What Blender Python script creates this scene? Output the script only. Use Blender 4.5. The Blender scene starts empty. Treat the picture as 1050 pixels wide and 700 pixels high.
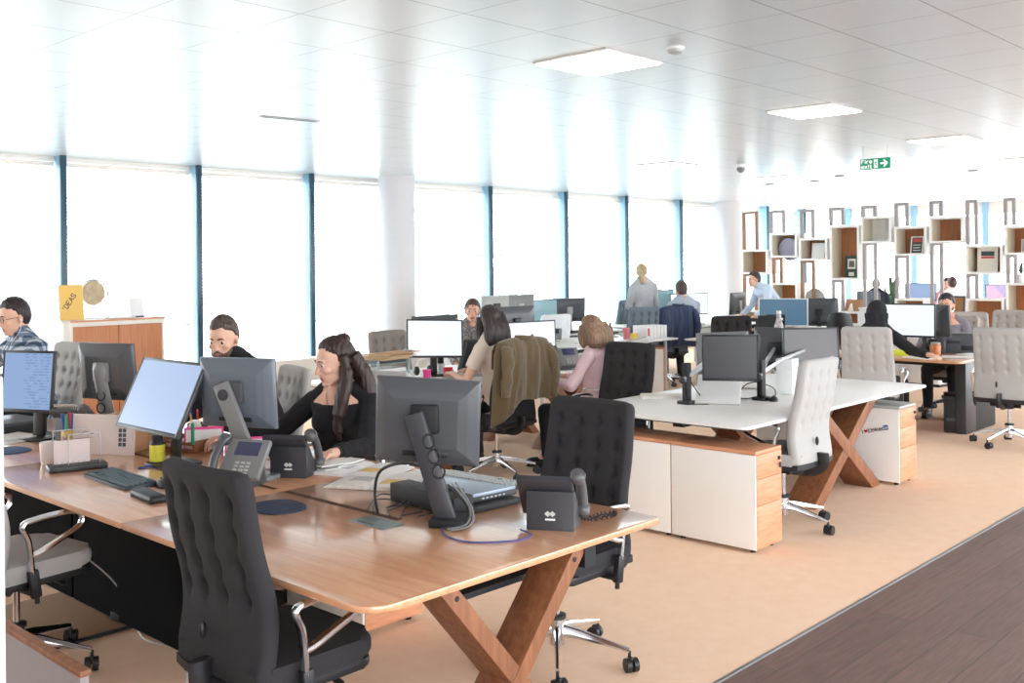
import bpy, bmesh, math, random
from mathutils import Vector as V, Matrix as Mx, noise, Quaternion
random.seed(7)
PI = math.pi
R = math.radians
SC = bpy.context.scene
COL = SC.collection

# ------------------------------------------------------------------ camera model
FPX, YAW, ROLL, CY, EYE = 1041.8, R(43.203), R(-0.5633), 272.83, 1.68
_F = V((math.cos(YAW), math.sin(YAW), 0)); _r = V((math.sin(YAW), -math.cos(YAW), 0)); _u = V((0, 0, 1))
_R = math.cos(ROLL) * _r + math.sin(ROLL) * _u
_U = -math.sin(ROLL) * _r + math.cos(ROLL) * _u
EYEP = V((0, 0, EYE))
def ray(px, py): return _F + _R * ((px - 525) / FPX) - _U * ((py - CY) / FPX)
def atz(px, py, z): d = ray(px, py); return EYEP + d * ((z - EYE) / d.z)
def atx(px, py, x): d = ray(px, py); return EYEP + d * (x / d.x)
def AT(px, py, d): p = EYEP + ray(px, py) * d; return (p.x, p.y)
def aty(px, py, y): d = ray(px, py); return EYEP + d * (y / d.y)

cam = bpy.data.cameras.new('camera'); co = bpy.data.objects.new('camera', cam); COL.objects.link(co)
m = Mx((_R, _U, -_F)).transposed().to_4x4(); m.translation = EYEP; co.matrix_world = m
cam.sensor_width = 36; cam.lens = FPX / 1050 * 36; cam.shift_y = (CY - 350) / 1050
cam.clip_start = 0.05; cam.clip_end = 300
SC.camera = co
SC.view_settings.view_transform = 'Standard'; SC.view_settings.look = 'None'
SC.view_settings.gamma = 1; SC.view_settings.exposure = .24; SC.view_settings.use_curve_mapping = False

# ------------------------------------------------------------------ materials
def lin(c):
    c = c / 255
    return c / 12.92 if c <= .04045 else ((c + .055) / 1.055) ** 2.4
def rgb(t): return (lin(t[0]), lin(t[1]), lin(t[2]), 1)
MATS = {}
def mat(name, col=(200, 200, 200), rough=.5, metal=0., spec=.5, emit=None, estr=1., bump=None, var=None, trans=0., alpha=1., coat=0., sheen=0.):
    if name in MATS: return MATS[name]
    mt = bpy.data.materials.new(name); mt.use_nodes = True; nt = mt.node_tree; n = nt.nodes; b = n['Principled BSDF']
    b.inputs['Base Color'].default_value = rgb(col); b.inputs['Roughness'].default_value = rough
    b.inputs['Metallic'].default_value = metal; b.inputs['Specular IOR Level'].default_value = spec
    b.inputs['Transmission Weight'].default_value = trans; b.inputs['Alpha'].default_value = alpha
    b.inputs['Coat Weight'].default_value = coat; b.inputs['Sheen Weight'].default_value = sheen
    if emit is not None:
        b.inputs['Emission Color'].default_value = rgb(emit); b.inputs['Emission Strength'].default_value = estr
    if bump or var:
        tc = n.new('ShaderNodeTexCoord')
    if bump:                                      # (scale, strength, distance, stretch)
        sc, st, di = bump[:3]
        mp = n.new('ShaderNodeMapping'); nt.links.new(tc.outputs['Object'], mp.inputs[0])
        if len(bump) > 3: mp.inputs['Scale'].default_value = bump[3]
        t = n.new('ShaderNodeTexNoise'); t.inputs['Scale'].default_value = sc; t.inputs['Detail'].default_value = 4
        nt.links.new(mp.outputs[0], t.inputs['Vector'])
        bp = n.new('ShaderNodeBump'); bp.inputs['Strength'].default_value = st; bp.inputs['Distance'].default_value = di
        nt.links.new(t.outputs[0], bp.inputs['Height']); nt.links.new(bp.outputs[0], b.inputs['Normal'])
    if var:                                       # (colour2, scale, stretch)
        mp = n.new('ShaderNodeMapping'); nt.links.new(tc.outputs['Object'], mp.inputs[0])
        if len(var) > 2: mp.inputs['Scale'].default_value = var[2]
        t = n.new('ShaderNodeTexNoise'); t.inputs['Scale'].default_value = var[1]; t.inputs['Detail'].default_value = 6
        t.inputs['Roughness'].default_value = .65
        nt.links.new(mp.outputs[0], t.inputs['Vector'])
        cr = n.new('ShaderNodeValToRGB'); cr.color_ramp.elements[0].position = .35; cr.color_ramp.elements[1].position = .65
        cr.color_ramp.elements[0].color = rgb(col); cr.color_ramp.elements[1].color = rgb(var[0])
        nt.links.new(t.outputs[0], cr.inputs[0]); nt.links.new(cr.outputs[0], b.inputs['Base Color'])
    MATS[name] = mt
    return mt
def nodes_of(mt): return mt.node_tree, mt.node_tree.nodes, mt.node_tree.nodes['Principled BSDF']
def mnode(nt, op, a, b=None):
    q = nt.nodes.new('ShaderNodeMath'); q.operation = op
    for i, v in ((0, a), (1, b)):
        if v is None: continue
        if isinstance(v, (int, float)): q.inputs[i].default_value = v
        else: nt.links.new(v, q.inputs[i])
    return q.outputs[0]

# ------------------------------------------------------------------ mesh gathering
class G:
    def __init__(s): s.bm = bmesh.new(); s.mi = 0
    def _mark(s, faces):
        for f in faces: f.material_index = s.mi
    def box(s, c, size, rot=None, bev=0., seg=2):
        r = bmesh.ops.create_cube(s.bm, size=1.0); vs = r['verts']
        M = Mx.Translation(V(c)) @ (rot.to_4x4() if rot is not None else Mx.Identity(4)) @ Mx.Diagonal((*size, 1))
        bmesh.ops.transform(s.bm, matrix=M, verts=vs)
        fs = list({f for v in vs for f in v.link_faces}); s._mark(fs)
        if bev > 0:
            es = list({e for v in vs for e in v.link_edges})
            r = bmesh.ops.bevel(s.bm, geom=es, offset=min(bev, min(size) * .49), segments=seg, affect='EDGES', profile=.5)
            s._mark(r['faces'])
        return s
    def box2(s, a, b, bev=0., seg=2):
        a, b = V(a), V(b); return s.box((a + b) / 2, [abs(q) for q in (b - a)], None, bev, seg)
    def ring(s, pts): return [s.bm.verts.new(p) for p in pts]
    def skin(s, rings, cap=True, closed_loop=False):
        n = len(rings[0]); fs = []
        rr = rings + [rings[0]] if closed_loop else rings
        for a, b in zip(rr[:-1], rr[1:]):
            for i in range(n):
                j = (i + 1) % n
                fs.append(s.bm.faces.new((a[i], a[j], b[j], b[i])))
        if cap and not closed_loop:
            fs.append(s.bm.faces.new(rings[0][::-1])); fs.append(s.bm.faces.new(rings[-1]))
        s._mark(fs); return s
    def tube(s, pts, r, n=8, closed=False, flat=None, up=None):
        pts = [V(p) for p in pts]; k = len(pts); rings = []
        t0 = None; nrm = None
        for i, p in enumerate(pts):
            if closed: t = (pts[(i + 1) % k] - pts[i - 1]).normalized()
            else: t = (pts[min(i + 1, k - 1)] - pts[max(i - 1, 0)]).normalized()
            if nrm is None:
                a = V(up) if up else (V((0, 0, 1)) if abs(t.z) < .9 else V((1, 0, 0)))
                nrm = (a - t * a.dot(t)).normalized()
            else:
                q = t0.rotation_difference(t); nrm = (q @ nrm); nrm = (nrm - t * nrm.dot(t)).normalized()
            t0 = t; bi = t.cross(nrm)
            rr = r[i] if isinstance(r, (list, tuple)) else r
            fa = flat if flat else 1.
            rings.append(s.ring([p + nrm * math.cos(2 * PI * j / n) * rr + bi * math.sin(2 * PI * j / n) * rr * fa for j in range(n)]))
        return s.skin(rings, True, closed)
    def cyl(s, p0, p1, r0, r1=None, n=20): return s.tube([p0, p1], [r0, r0 if r1 is None else r1], n)
    def lathe(s, prof, c=(0, 0, 0), n=24):
        c = V(c); rings = [s.ring([c + V((max(r, 1e-4) * math.cos(2 * PI * j / n), max(r, 1e-4) * math.sin(2 * PI * j / n), z)) for j in range(n)]) for r, z in prof]
        return s.skin(rings)
    def prism(s, poly, z0, z1, M=None, bev=0., seg=2):
        M = M or Mx.Identity(4)
        a = s.ring([M @ V((x, y, z0)) for x, y in poly]); b = s.ring([M @ V((x, y, z1)) for x, y in poly])
        s.skin([a, b])
        if bev:
            es = list({e for v in a + b for e in v.link_edges if (e.verts[0] in a) == (e.verts[1] in a)})
            r = bmesh.ops.bevel(s.bm, geom=es, offset=bev, segments=seg, affect='EDGES', profile=.5); s._mark(r['faces'])
        return s
    def ell(s, c, rad, rot=None, n=16):
        if isinstance(rad, (int, float)): rad = (rad,) * 3
        M = Mx.Translation(V(c)) @ (rot.to_4x4() if rot is not None else Mx.Identity(4)) @ Mx.Diagonal((*rad, 1))
        s.ball(M, n, max(6, n * 2 // 3)); return s
    def ball(s, M, nu, nv, f=None):                        # latitude-longitude sphere through matrix M (or mapped by f)
        nw = s.bm.verts.new; T = f or (lambda p: M @ p)
        rings = [[nw(T(V((math.cos(2 * PI * i / nu) * math.sin(PI * j / nv), math.sin(2 * PI * i / nu) * math.sin(PI * j / nv), math.cos(PI * j / nv))))) for i in range(nu)] for j in range(1, nv)]
        a, b = nw(T(V((0, 0, 1)))), nw(T(V((0, 0, -1)))); fs = []; nf = s.bm.faces.new
        for i in range(nu):
            k = (i + 1) % nu; fs.append(nf((a, rings[0][i], rings[0][k]))); fs.append(nf((b, rings[-1][k], rings[-1][i])))
            for p, q in zip(rings[:-1], rings[1:]): fs.append(nf((p[i], q[i], q[k], p[k])))
        s._mark(fs)
    def cap(s, p0, p1, r0, r1=None, n=12):                 # tapered capsule
        r1 = r0 if r1 is None else r1
        p0, p1 = V(p0), V(p1); s.ell(p0, r0, n=n); s.ell(p1, r1, n=n)
        if (p1 - p0).length > 1e-4: s.tube([p0, p1], [r0, r1], n)
        return s
    def shell(s, f, b, nu, nv):                            # closed slab between two surfaces f(u,v), b(u,v)
        A = [[s.bm.verts.new(f(i / nu, j / nv)) for i in range(nu + 1)] for j in range(nv + 1)]
        B = [[s.bm.verts.new(b(i / nu, j / nv)) for i in range(nu + 1)] for j in range(nv + 1)]
        fs = []
        for j in range(nv):
            for i in range(nu):
                fs.append(s.bm.faces.new((A[j][i], A[j][i + 1], A[j + 1][i + 1], A[j + 1][i])))
                fs.append(s.bm.faces.new((B[j][i], B[j + 1][i], B[j + 1][i + 1], B[j][i + 1])))
        for j in range(nv):
            fs.append(s.bm.faces.new((A[j][0], A[j + 1][0], B[j + 1][0], B[j][0])))
            fs.append(s.bm.faces.new((A[j][nu], B[j][nu], B[j + 1][nu], A[j + 1][nu])))
        for i in range(nu):
            fs.append(s.bm.faces.new((A[0][i], B[0][i], B[0][i + 1], A[0][i + 1])))
            fs.append(s.bm.faces.new((A[nv][i], A[nv][i + 1], B[nv][i + 1], B[nv][i])))
        s._mark(fs); return s
    def mesh(s, name):
        bmesh.ops.recalc_face_normals(s.bm, faces=s.bm.faces)
        me = bpy.data.meshes.new(name); s.bm.to_mesh(me); s.bm.free(); return me

def tag(o, label=None, cat=None, group=None, kind=None):
    if label: o['label'] = label
    if cat: o['category'] = cat
    if group: o['group'] = group
    if kind: o['kind'] = kind
    return o
def obj(name, g, mats, parent=None, sharp=40, loc=None, rot=None):
    me = g.mesh(name) if isinstance(g, G) else g
    for m_ in (mats if isinstance(mats, (list, tuple)) else [mats]): me.materials.append(m_)
    me.shade_smooth()
    if sharp: me.set_sharp_from_angle(angle=R(sharp))
    o = bpy.data.objects.new(name, me); COL.objects.link(o)
    if parent: o.parent = parent
    if loc is not None: o.location = loc
    if rot is not None: o.rotation_euler = rot
    return o
def thing(name, label, cat, loc=(0, 0, 0), rz=0., group=None):
    o = bpy.data.objects.new(name, None); COL.objects.link(o); o.location = loc; o.rotation_euler = (0, 0, rz)
    o.empty_display_size = .1
    return tag(o, label, cat, group)
def struct(name, g, mats, sharp=40, label=None):
    o = obj(name, g, mats, None, sharp); o['kind'] = 'structure'
    if label: o['label'] = label
    return o
KIDS = {}
def copy_tree(root, loc, rz, label=None, group=None, skip=()):
    c = root.copy(); COL.objects.link(c); c.location = loc; c.rotation_euler = (0, 0, rz)
    if label: c['label'] = label
    if group: c['group'] = group
    for ch in root.children:
        if ch.name.split('.')[0] in skip: continue
        d = ch.copy(); COL.objects.link(d); d.parent = c
        for g_ in ch.children:
            e = g_.copy(); COL.objects.link(e); e.parent = d
    return c
def rz3(a): return Mx.Rotation(a, 3, 'Z')
def ry3(a): return Mx.Rotation(a, 3, 'Y')
def rx3(a): return Mx.Rotation(a, 3, 'X')
def arc(c, r, a0, a1, n, ax=(0, 1)):
    out = []
    for i in range(n + 1):
        a = a0 + (a1 - a0) * i / n; p = [c[0], c[1]]
        out.append((c[0] + r * math.cos(a), c[1] + r * math.sin(a)))
    return out
def rrect(x0, y0, x1, y1, r, n=6):
    rs = r if isinstance(r, (list, tuple)) else (r,) * 4
    out = []
    for (cx, cy, a), q in zip(((x1, y1, 0), (x0, y1, PI / 2), (x0, y0, PI), (x1, y0, 1.5 * PI)), rs):
        sx = -1 if cx == x1 else 1; sy = -1 if cy == y1 else 1
        out += arc((cx + sx * q, cy + sy * q), q, a, a + PI / 2, n)
    return out
def smooth_path(pts, n=6, closed=False):                    # Catmull-Rom
    P = [V(p) for p in pts]; k = len(P); out = []
    rng = range(k) if closed else range(k - 1)
    for i in rng:
        p1, p2 = P[i], P[(i + 1) % k]
        p0 = P[i - 1] if (closed or i > 0) else p1; p3 = P[(i + 2) % k] if (closed or i + 2 < k) else p2
        for j in range(n):
            t = j / n
            out.append(.5 * ((2 * p1) + (p2 - p0) * t + (2 * p0 - 5 * p1 + 4 * p2 - p3) * t * t + (3 * p1 - p0 - 3 * p2 + p3) * t ** 3))
    if not closed: out.append(P[-1])
    return out
STROKES = {  # tiny stroke font on a 4 x 6 cell
 'A': [((0,0),(2,6),(4,0)),((.8,2.2),(3.2,2.2))], 'D': [((0,0),(0,6),(2.4,6),(4,4.4),(4,1.6),(2.4,0),(0,0))], 'E': [((4,6),(0,6),(0,0),(4,0)),((0,3),(3,3))],
 'F': [((4,6),(0,6),(0,0)),((0,3),(3,3))], 'I': [((2,0),(2,6))], 'S': [((4,5),(3,6),(1,6),(0,5),(0,4),(4,2),(4,1),(3,0),(1,0),(0,1))], "'": [((2,6),(2,4.4))],
 'L': [((0,6),(0,0),(3.2,0))], 'i': [((1.2,0),(1.2,4)),((1.2,5.2),(1.2,6))], 'n': [((.3,0),(.3,4)),((.3,3),(1.5,4),(3,4),(3.6,3),(3.6,0))], 'k': [((0,0),(0,6)),((3.4,4),(0,1.8)),((1.2,2.6),(3.6,0))],
 'e': [((0,2),(4,2),(4,3),(3,4),(1,4),(0,3),(0,1),(1,0),(3.6,0))], 'd': [((4,6),(4,0)),((4,3),(3,4),(1,4),(0,3),(0,1),(1,0),(3,0),(4,1))], 'r': [((.5,0),(.5,4)),((.5,2.8),(1.8,4),(3.4,4))],
 'x': [((0,0),(4,4)),((0,4),(4,0))], 't': [((1.6,6),(1.6,.8),(2.6,0),(3.8,.2)),((0,4),(3.6,4))], 'P': [((0,0),(0,6),(3,6),(4,5),(4,3.8),(3,2.8),(0,2.8))],
 'l': [((1.2,0),(1.2,6))], 'o': [((1,0),(0,1),(0,3),(1,4),(3,4),(4,3),(4,1),(3,0),(1,0))], 'c': [((4,3.4),(3,4),(1,4),(0,3),(0,1),(1,0),(3,0),(4,.6))], 's': [((3.6,3.4),(2.8,4),(1,4),(.3,3.2),(3.6,1),(2.8,0),(1,0),(.2,.7))],
}
def text(g, s, h, M, w=None, depth=.0015):                   # stroked lettering in the local XY plane of M
    x = 0; u = h / 6; w = w or u * .95
    for ch in s:
        for st in STROKES.get(ch, []):
            for a, b in zip(st[:-1], st[1:]):
                p, q = V((x + a[0] * u, a[1] * u, 0)), V((x + b[0] * u, b[1] * u, 0))
                d = (q - p); L = d.length
                if L < 1e-6: continue
                ang = math.atan2(d.y, d.x)
                T = M @ Mx.Translation((p + q) / 2) @ Mx.Rotation(ang, 4, 'Z') @ Mx.Diagonal((L + w * .8, w, depth, 1))
                r = bmesh.ops.create_cube(g.bm, size=1.0); bmesh.ops.transform(g.bm, matrix=T, verts=r['verts'])
                g._mark({f for v in r['verts'] for f in v.link_faces})
        x += {"'": 4.6, 'i': 3.4, 'l': 3.4, 'L': 4.2}.get(ch, 5.6) * u
    return x
# ================================================================== materials
WOOD = mat('oak_veneer', (228, 170, 126), .3, coat=1., var=((212, 148, 106), 2.2, (14, 1.2, 14)), spec=.6)
WOODX = mat('oak_veneer_lengthwise', (204, 140, 96), .4, var=((186, 118, 78), 2.2, (1.2, 14, 14)))
WOODL = mat('walnut_leg', (152, 98, 64), .5, var=((122, 74, 46), 3, (12, 12, 1.5)))
WOODP = mat('oak_drawer', (218, 158, 120), .5, var=((204, 138, 102), 3, (2, 2, 16)))
WOODC = mat('oak_cabinet', (204, 138, 96), .5, var=((190, 122, 80), 3, (16, 16, 1)))
WOODS = mat('shelf_oak', (186, 122, 78), .5, var=((166, 102, 62), 3, (14, 14, 1)))
WHITE = mat('white_laminate', (232, 228, 222), .35)
WHITED = mat('white_desk', (238, 236, 232), .3)
WHITEP = mat('white_panel', (243, 238, 232), .45)
PLASTW = mat('white_plastic', (235, 235, 235), .35)
BLACK = mat('black_plastic', (30, 30, 33), .42)
BLACKM = mat('matt_black', (24, 24, 27), .6)
CHAR = mat('charcoal_plastic', (58, 58, 62), .4)
DGREY = mat('dark_grey_shell', (78, 80, 84), .32)
MGREY = mat('mid_grey_plastic', (128, 128, 128), .35)
LGREY = mat('light_grey_plastic', (176, 176, 174), .4)
SILVER = mat('silver_plastic', (190, 192, 196), .3, metal=.6)
CHROME = mat('polished_aluminium', (225, 225, 228), .14, metal=1.)
FABK = mat('charcoal_fabric', (42, 40, 42), .9, bump=(320, .25, .001))
FABG = mat('light_grey_fabric', (178, 175, 172), .9, bump=(320, .2, .001))
FABT = mat('warm_grey_fabric', (168, 160, 153), .9, bump=(320, .2, .001))
FABB = mat('slate_fabric', (104, 116, 126), .9, bump=(320, .2, .001))
FABW = mat('pale_fabric', (224, 228, 230), .9, bump=(320, .2, .001))
PAPER = mat('paper', (240, 238, 234), .8)
CARD = mat('cardboard', (196, 152, 112), .8)
SCRDARK = mat('screen_off', (40, 38, 42), .22)
SCRBLUE = mat('screen_blue', (60, 90, 115), .2, emit=(112, 146, 168), estr=.35)
SCRWHITE = mat('screen_white', (60, 60, 70), .2, emit=(232, 240, 252), estr=.95)
SCRPALE = mat('screen_pale_blue', (40, 45, 60), .22, emit=(176, 200, 240), estr=.68, spec=.25)
STEEL = mat('brushed_steel', (150, 152, 156), .3, metal=.9)

# screen with faint document lines
SCRDOC = mat('screen_document', (40, 45, 60), .22, emit=(150, 184, 232), estr=.62, spec=.25)
nt, n, b = nodes_of(SCRDOC)
tc = n.new('ShaderNodeTexCoord'); sp = n.new('ShaderNodeSeparateXYZ'); nt.links.new(tc.outputs['Object'], sp.inputs[0])
wv = mnode(nt, 'FRACT', mnode(nt, 'MULTIPLY', sp.outputs['Z'], 62)); ln = mnode(nt, 'LESS_THAN', wv, .4)
nz = n.new('ShaderNodeTexNoise'); nz.inputs['Scale'].default_value = 34; nt.links.new(tc.outputs['Object'], nz.inputs['Vector'])
ln2 = mnode(nt, 'MULTIPLY', ln, mnode(nt, 'GREATER_THAN', nz.outputs[0], .5))
inb = mnode(nt, 'MULTIPLY', mnode(nt, 'GREATER_THAN', sp.outputs['Y'], -.02), mnode(nt, 'LESS_THAN', sp.outputs['Y'], .2))
ln3 = mnode(nt, 'MULTIPLY', ln2, inb)
mx = n.new('ShaderNodeMixRGB'); nt.links.new(ln3, mx.inputs[0]); mx.inputs[1].default_value = rgb((158, 190, 236)); mx.inputs[2].default_value = rgb((132, 162, 214))
nt.links.new(mx.outputs[0], b.inputs['Emission Color'])

# carpet
CARPET = mat('beige_carpet', (250, 216, 187), .95, spec=.15, var=((246, 209, 178), 9), bump=(260, .25, .002))
# dark plank floor
PLANK = mat('dark_oak_planks', (118, 104, 98), .5)
nt, n, b = nodes_of(PLANK)
tc = n.new('ShaderNodeTexCoord'); br = n.new('ShaderNodeTexBrick'); nt.links.new(tc.outputs['Object'], br.inputs['Vector'])
for k, v in (('Scale', 1.), ('Mortar Size', .0018), ('Brick Width', 1.9), ('Row Height', .19), ('Bias', 0.)): br.inputs[k].default_value = v
br.inputs['Color1'].default_value = rgb((124, 97, 86)); br.inputs['Color2'].default_value = rgb((110, 84, 75)); br.inputs['Mortar'].default_value = rgb((70, 58, 55))
mp = n.new('ShaderNodeMapping'); mp.inputs['Scale'].default_value = (2, 22, 1); nt.links.new(tc.outputs['Object'], mp.inputs[0])
nz = n.new('ShaderNodeTexNoise'); nz.inputs['Scale'].default_value = 2.5; nz.inputs['Detail'].default_value = 8; nt.links.new(mp.outputs[0], nz.inputs['Vector'])
mx = n.new('ShaderNodeMixRGB'); mx.blend_type = 'MULTIPLY'; mx.inputs[0].default_value = .45
cr = n.new('ShaderNodeValToRGB'); cr.color_ramp.elements[0].position = .3; cr.color_ramp.elements[0].color = (.45, .43, .42, 1); cr.color_ramp.elements[1].position = .7; cr.color_ramp.elements[1].color = (1.2, 1.2, 1.2, 1)
nt.links.new(nz.outputs[0], cr.inputs[0]); nt.links.new(br.outputs['Color'], mx.inputs[1]); nt.links.new(cr.outputs[0], mx.inputs[2]); nt.links.new(mx.outputs[0], b.inputs['Base Color'])
# metal ceiling tiles, 600 mm grid
CEIL = mat('ceiling_tiles', (238, 238, 238), .29, metal=.3, spec=.6)
nt, n, b = nodes_of(CEIL)
tc = n.new('ShaderNodeTexCoord'); sp = n.new('ShaderNodeSeparateXYZ'); nt.links.new(tc.outputs['Object'], sp.inputs[0])
def gridline(out, off, w):
    f_ = mnode(nt, 'FRACT', mnode(nt, 'DIVIDE', mnode(nt, 'ADD', out, -off + 60), .6))
    return mnode(nt, 'LESS_THAN', mnode(nt, 'ABSOLUTE', mnode(nt, 'SUBTRACT', mnode(nt, 'ABSOLUTE', mnode(nt, 'SUBTRACT', f_, .5)), .5)), w / .6)
gl = mnode(nt, 'MAXIMUM', gridline(sp.outputs['X'], 4.90, .0028), gridline(sp.outputs['Y'], 4.40, .0042))
mx = n.new('ShaderNodeMixRGB'); nt.links.new(gl, mx.inputs[0]); mx.inputs[1].default_value = rgb((210, 215, 219)); mx.inputs[2].default_value = rgb((136, 140, 144))
nt.links.new(mx.outputs[0], b.inputs['Base Color'])
mp = n.new('ShaderNodeMapping'); mp.inputs['Scale'].default_value = (3, 60, 1); nt.links.new(tc.outputs['Object'], mp.inputs[0])
nz = n.new('ShaderNodeTexNoise'); nz.inputs['Scale'].default_value = 3; nt.links.new(mp.outputs[0], nz.inputs['Vector'])
bp = n.new('ShaderNodeBump'); bp.inputs['Strength'].default_value = .06; bp.inputs['Distance'].default_value = .01; nt.links.new(nz.outputs[0], bp.inputs['Height']); nt.links.new(bp.outputs[0], b.inputs['Normal'])
MULL_SHADED = mat('blue_mullion_shaded', (34, 72, 92), .3, spec=.5); MULL_LIT = mat('blue_mullion_lit', (150, 190, 214), .3, spec=.5)  # backlit front and sky-lit side of one mullion, put into two colours
WALLW = mat('white_column_paint', (212, 212, 216), .7)
GLASS = mat('clear_glazing', (240, 248, 250), .0, trans=1., spec=.5)
nt, n, b = nodes_of(GLASS); b.inputs['IOR'].default_value = 1.0
BLIND = mat('white_blind_slat', (246, 248, 250), .6)
nt, n, b = nodes_of(BLIND)
tr = n.new('ShaderNodeBsdfTranslucent'); tr.inputs[0].default_value = rgb((250, 252, 253)); ms = n.new('ShaderNodeMixShader'); ms.inputs[0].default_value = .55
nt.links.new(b.outputs[0], ms.inputs[1]); nt.links.new(tr.outputs[0], ms.inputs[2]); nt.links.new(ms.outputs[0], n['Material Output'].inputs[0])

# ================================================================== shell
CZ = 3.0; EY = 2.21; WY = 11.9
struct('floor', G().box2((-6, EY, -.1), (24.3, 12.2, 0)), CARPET)
struct('floor_planks', G().box2((-6, -4, -.1), (24.3, EY - .012, -.002)), PLANK)
g = G().box2((-4, EY - .012, -.05), (24.3, EY + .006, .003), .001); struct('trim_1', g, STEEL)
struct('ceiling', G().box2((-6, -4, CZ), (24.3, 12.2, CZ + .15)), CEIL)
# glazed window wall: mullions, head, sill, panes, blinds
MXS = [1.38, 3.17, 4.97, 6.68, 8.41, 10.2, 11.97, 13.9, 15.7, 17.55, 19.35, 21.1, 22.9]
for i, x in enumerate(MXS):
    struct('window_%d_mullion' % (i + 1), G().box2((x - .035, WY - .21, 0), (x + .035, WY - .17, CZ), .004), MULL_SHADED)
    struct('window_%d_fin' % (i + 1), G().box2((x - .03, WY - .17, 0), (x + .03, WY + .12, CZ), .002), MULL_LIT)
struct('wall_window_head', G().box2((-2, WY - .02, CZ - .06), (24, WY + .1, CZ)), WHITE)
struct('wall_window_sill', G().box2((-2, WY - .03, 0), (24, WY + .1, .09)), WHITE)
for i in range(len(MXS) - 1):
    x0, x1 = MXS[i] + .036, MXS[i + 1] - .036
    struct('window_%d' % (i + 1), G().box2((x0, WY + .03, .09), (x1, WY + .036, CZ - .06)), GLASS)
for i in range(len(MXS) - 3):
    x0, x1 = MXS[i] + .06, MXS[i + 1] - .06
    zb = {0: .95, 1: .95, 2: 1.0, 3: 1.25, 4: .95}.get(i, 1.86)
    t = thing('venetian_blind', ['white slatted blind behind the oak cabinet', 'white slatted blind in the pane at the left edge of the photo', 'white slatted blind behind the cabinet with the yellow book',
        'white slatted blind behind the bearded man', 'white slatted blind behind the woman in black', 'white slatted blind behind the nearer round column',
        'raised white blind above the woman facing the camera', 'raised white blind between the second and third blue mullions beyond the column', 'raised white blind above the standing blonde woman', 'raised white blind beside the far column'][i],
        'blind', ((x0 + x1) / 2, WY - .06, CZ - .07), 0, 'blinds in the window wall')
    w = (x1 - x0) / 2
    obj('head_rail', G().box((0, 0, -.025), (2 * w, .05, .05), None, .004), WHITE, t)
    g = G(); z = -.07
    while CZ - .07 + z > zb:
        g.box((0, 0, z), (2 * w - .02, .034, .002), rx3(R(38))); z -= .042
    obj('slats', g, BLIND, t)
    obj('bottom_rail', G().box((0, 0, z + .01), (2 * w - .02, .03, .02), None, .003), WHITE, t)
struct('trim_2', G().box2((-2, WY - .48, 0), (24, WY - .22, .46), .006), WHITE)
struct('wall_left_light_block', G().box2((-6.1, -4, 0), (-6, 12.2, CZ)), WALLW)  # unseen wall added to block sky light and darken under the desks
# round columns by the windows
for i, (x, y, r) in enumerate(((9.62, 11.32, .26), (18.9, 11.42, .29))):
    struct('column_%d' % (i + 1), G().lathe([(r, 0), (r, CZ)], (x, y, 0), 48), WALLW)
# far end of the floor, beyond the shelving: glazed wall with blue-grey posts
for i, y in enumerate((11.0, 9.4, 7.8, 6.1, 4.4, 2.7, 1.0, -.7)):
    struct('window_far_%d' % (i + 1), G().box2((23.7, y - .07, 0), (23.95, y + .07, CZ), .004), MULL_LIT)
struct('wall_far_sill', G().box2((23.75, -1, 0), (23.9, 11.6, .75)), WHITE)
struct('wall_far_head', G().box2((23.75, -1, 2.75), (23.9, 11.6, CZ)), WHITE)
# white screen panel close to the lens at the frame's edge
pj = ray(3, 385) * 1.3 + EYEP
t = thing('desk_screen', 'white screen panel whose edge shows along the left border of the photo', 'screen panel', (pj.x, pj.y, 0), YAW - PI / 2 + R(27))
obj('panel', G().box2((-.60, -.015, .02), (0, .015, pj.z), .004), WALLW, t); obj('foot', G().box2((-.5, -.12, 0), (-.42, .12, .02), .004), LGREY, t)

# ================================================================== outside
struct('ground_outside', G().box2((-40, 12.3, -.6), (70, 70, -.5)), mat('pale_paving', (216, 218, 214), .9))
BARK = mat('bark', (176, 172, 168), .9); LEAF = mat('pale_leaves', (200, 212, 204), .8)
def tree(x, y, h, seed, label):
    rnd = random.Random(seed)
    t = thing('tree', label, 'tree', (x, y, -.5), 0, 'trees outside the windows')
    g = G(); g.tube([(0, 0, 0), (.04, .02, h * .3), (0, .05, h * .55), (.03, 0, h * .85)], [.13, .11, .08, .03], 8)
    for k in range(9):
        a = rnd.uniform(0, 2 * PI); z = h * rnd.uniform(.3, .7); L = h * rnd.uniform(.18, .34)
        g.tube([(0, 0, z), (math.cos(a) * L * .5, math.sin(a) * L * .5, z + L * .4), (math.cos(a) * L, math.sin(a) * L, z + L * .75)], [.05, .035, .012], 6)
    obj('trunk', g, BARK, t)
    g = G()
    for k in range(1500):
        d = V((rnd.gauss(0, 1), rnd.gauss(0, 1), rnd.gauss(0, 1))).normalized() * rnd.uniform(.35, 1) ** .5
        p = V((d.x * h * .36, d.y * h * .36, h * .66 + d.z * h * .32)); s = rnd.uniform(.05, .11)
        q = Quaternion((rnd.gauss(0, 1), rnd.gauss(0, 1), rnd.gauss(0, 1), rnd.gauss(0, 1))).normalized().to_matrix()
        g._mark([g.bm.faces.new([g.bm.verts.new(p + q @ V(c)) for c in ((-s, 0, 0), (0, -s * .5, .01), (s, 0, 0), (0, s * .5, .01))])])
    obj('crown', g, LEAF, t, sharp=None)
tree(16.3, 17.5, 3.6, 1, 'young tree outside, seen behind the woman facing the camera')
tree(19.2, 18, 3.4, 2, 'young tree outside the pane right of the dark-haired woman in beige')
tree(23.5, 19, 3.8, 3, 'young tree outside, above the monitors by the window')
tree(28.5, 20, 3.8, 4, 'young tree outside the pane behind the standing blonde woman')
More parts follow.
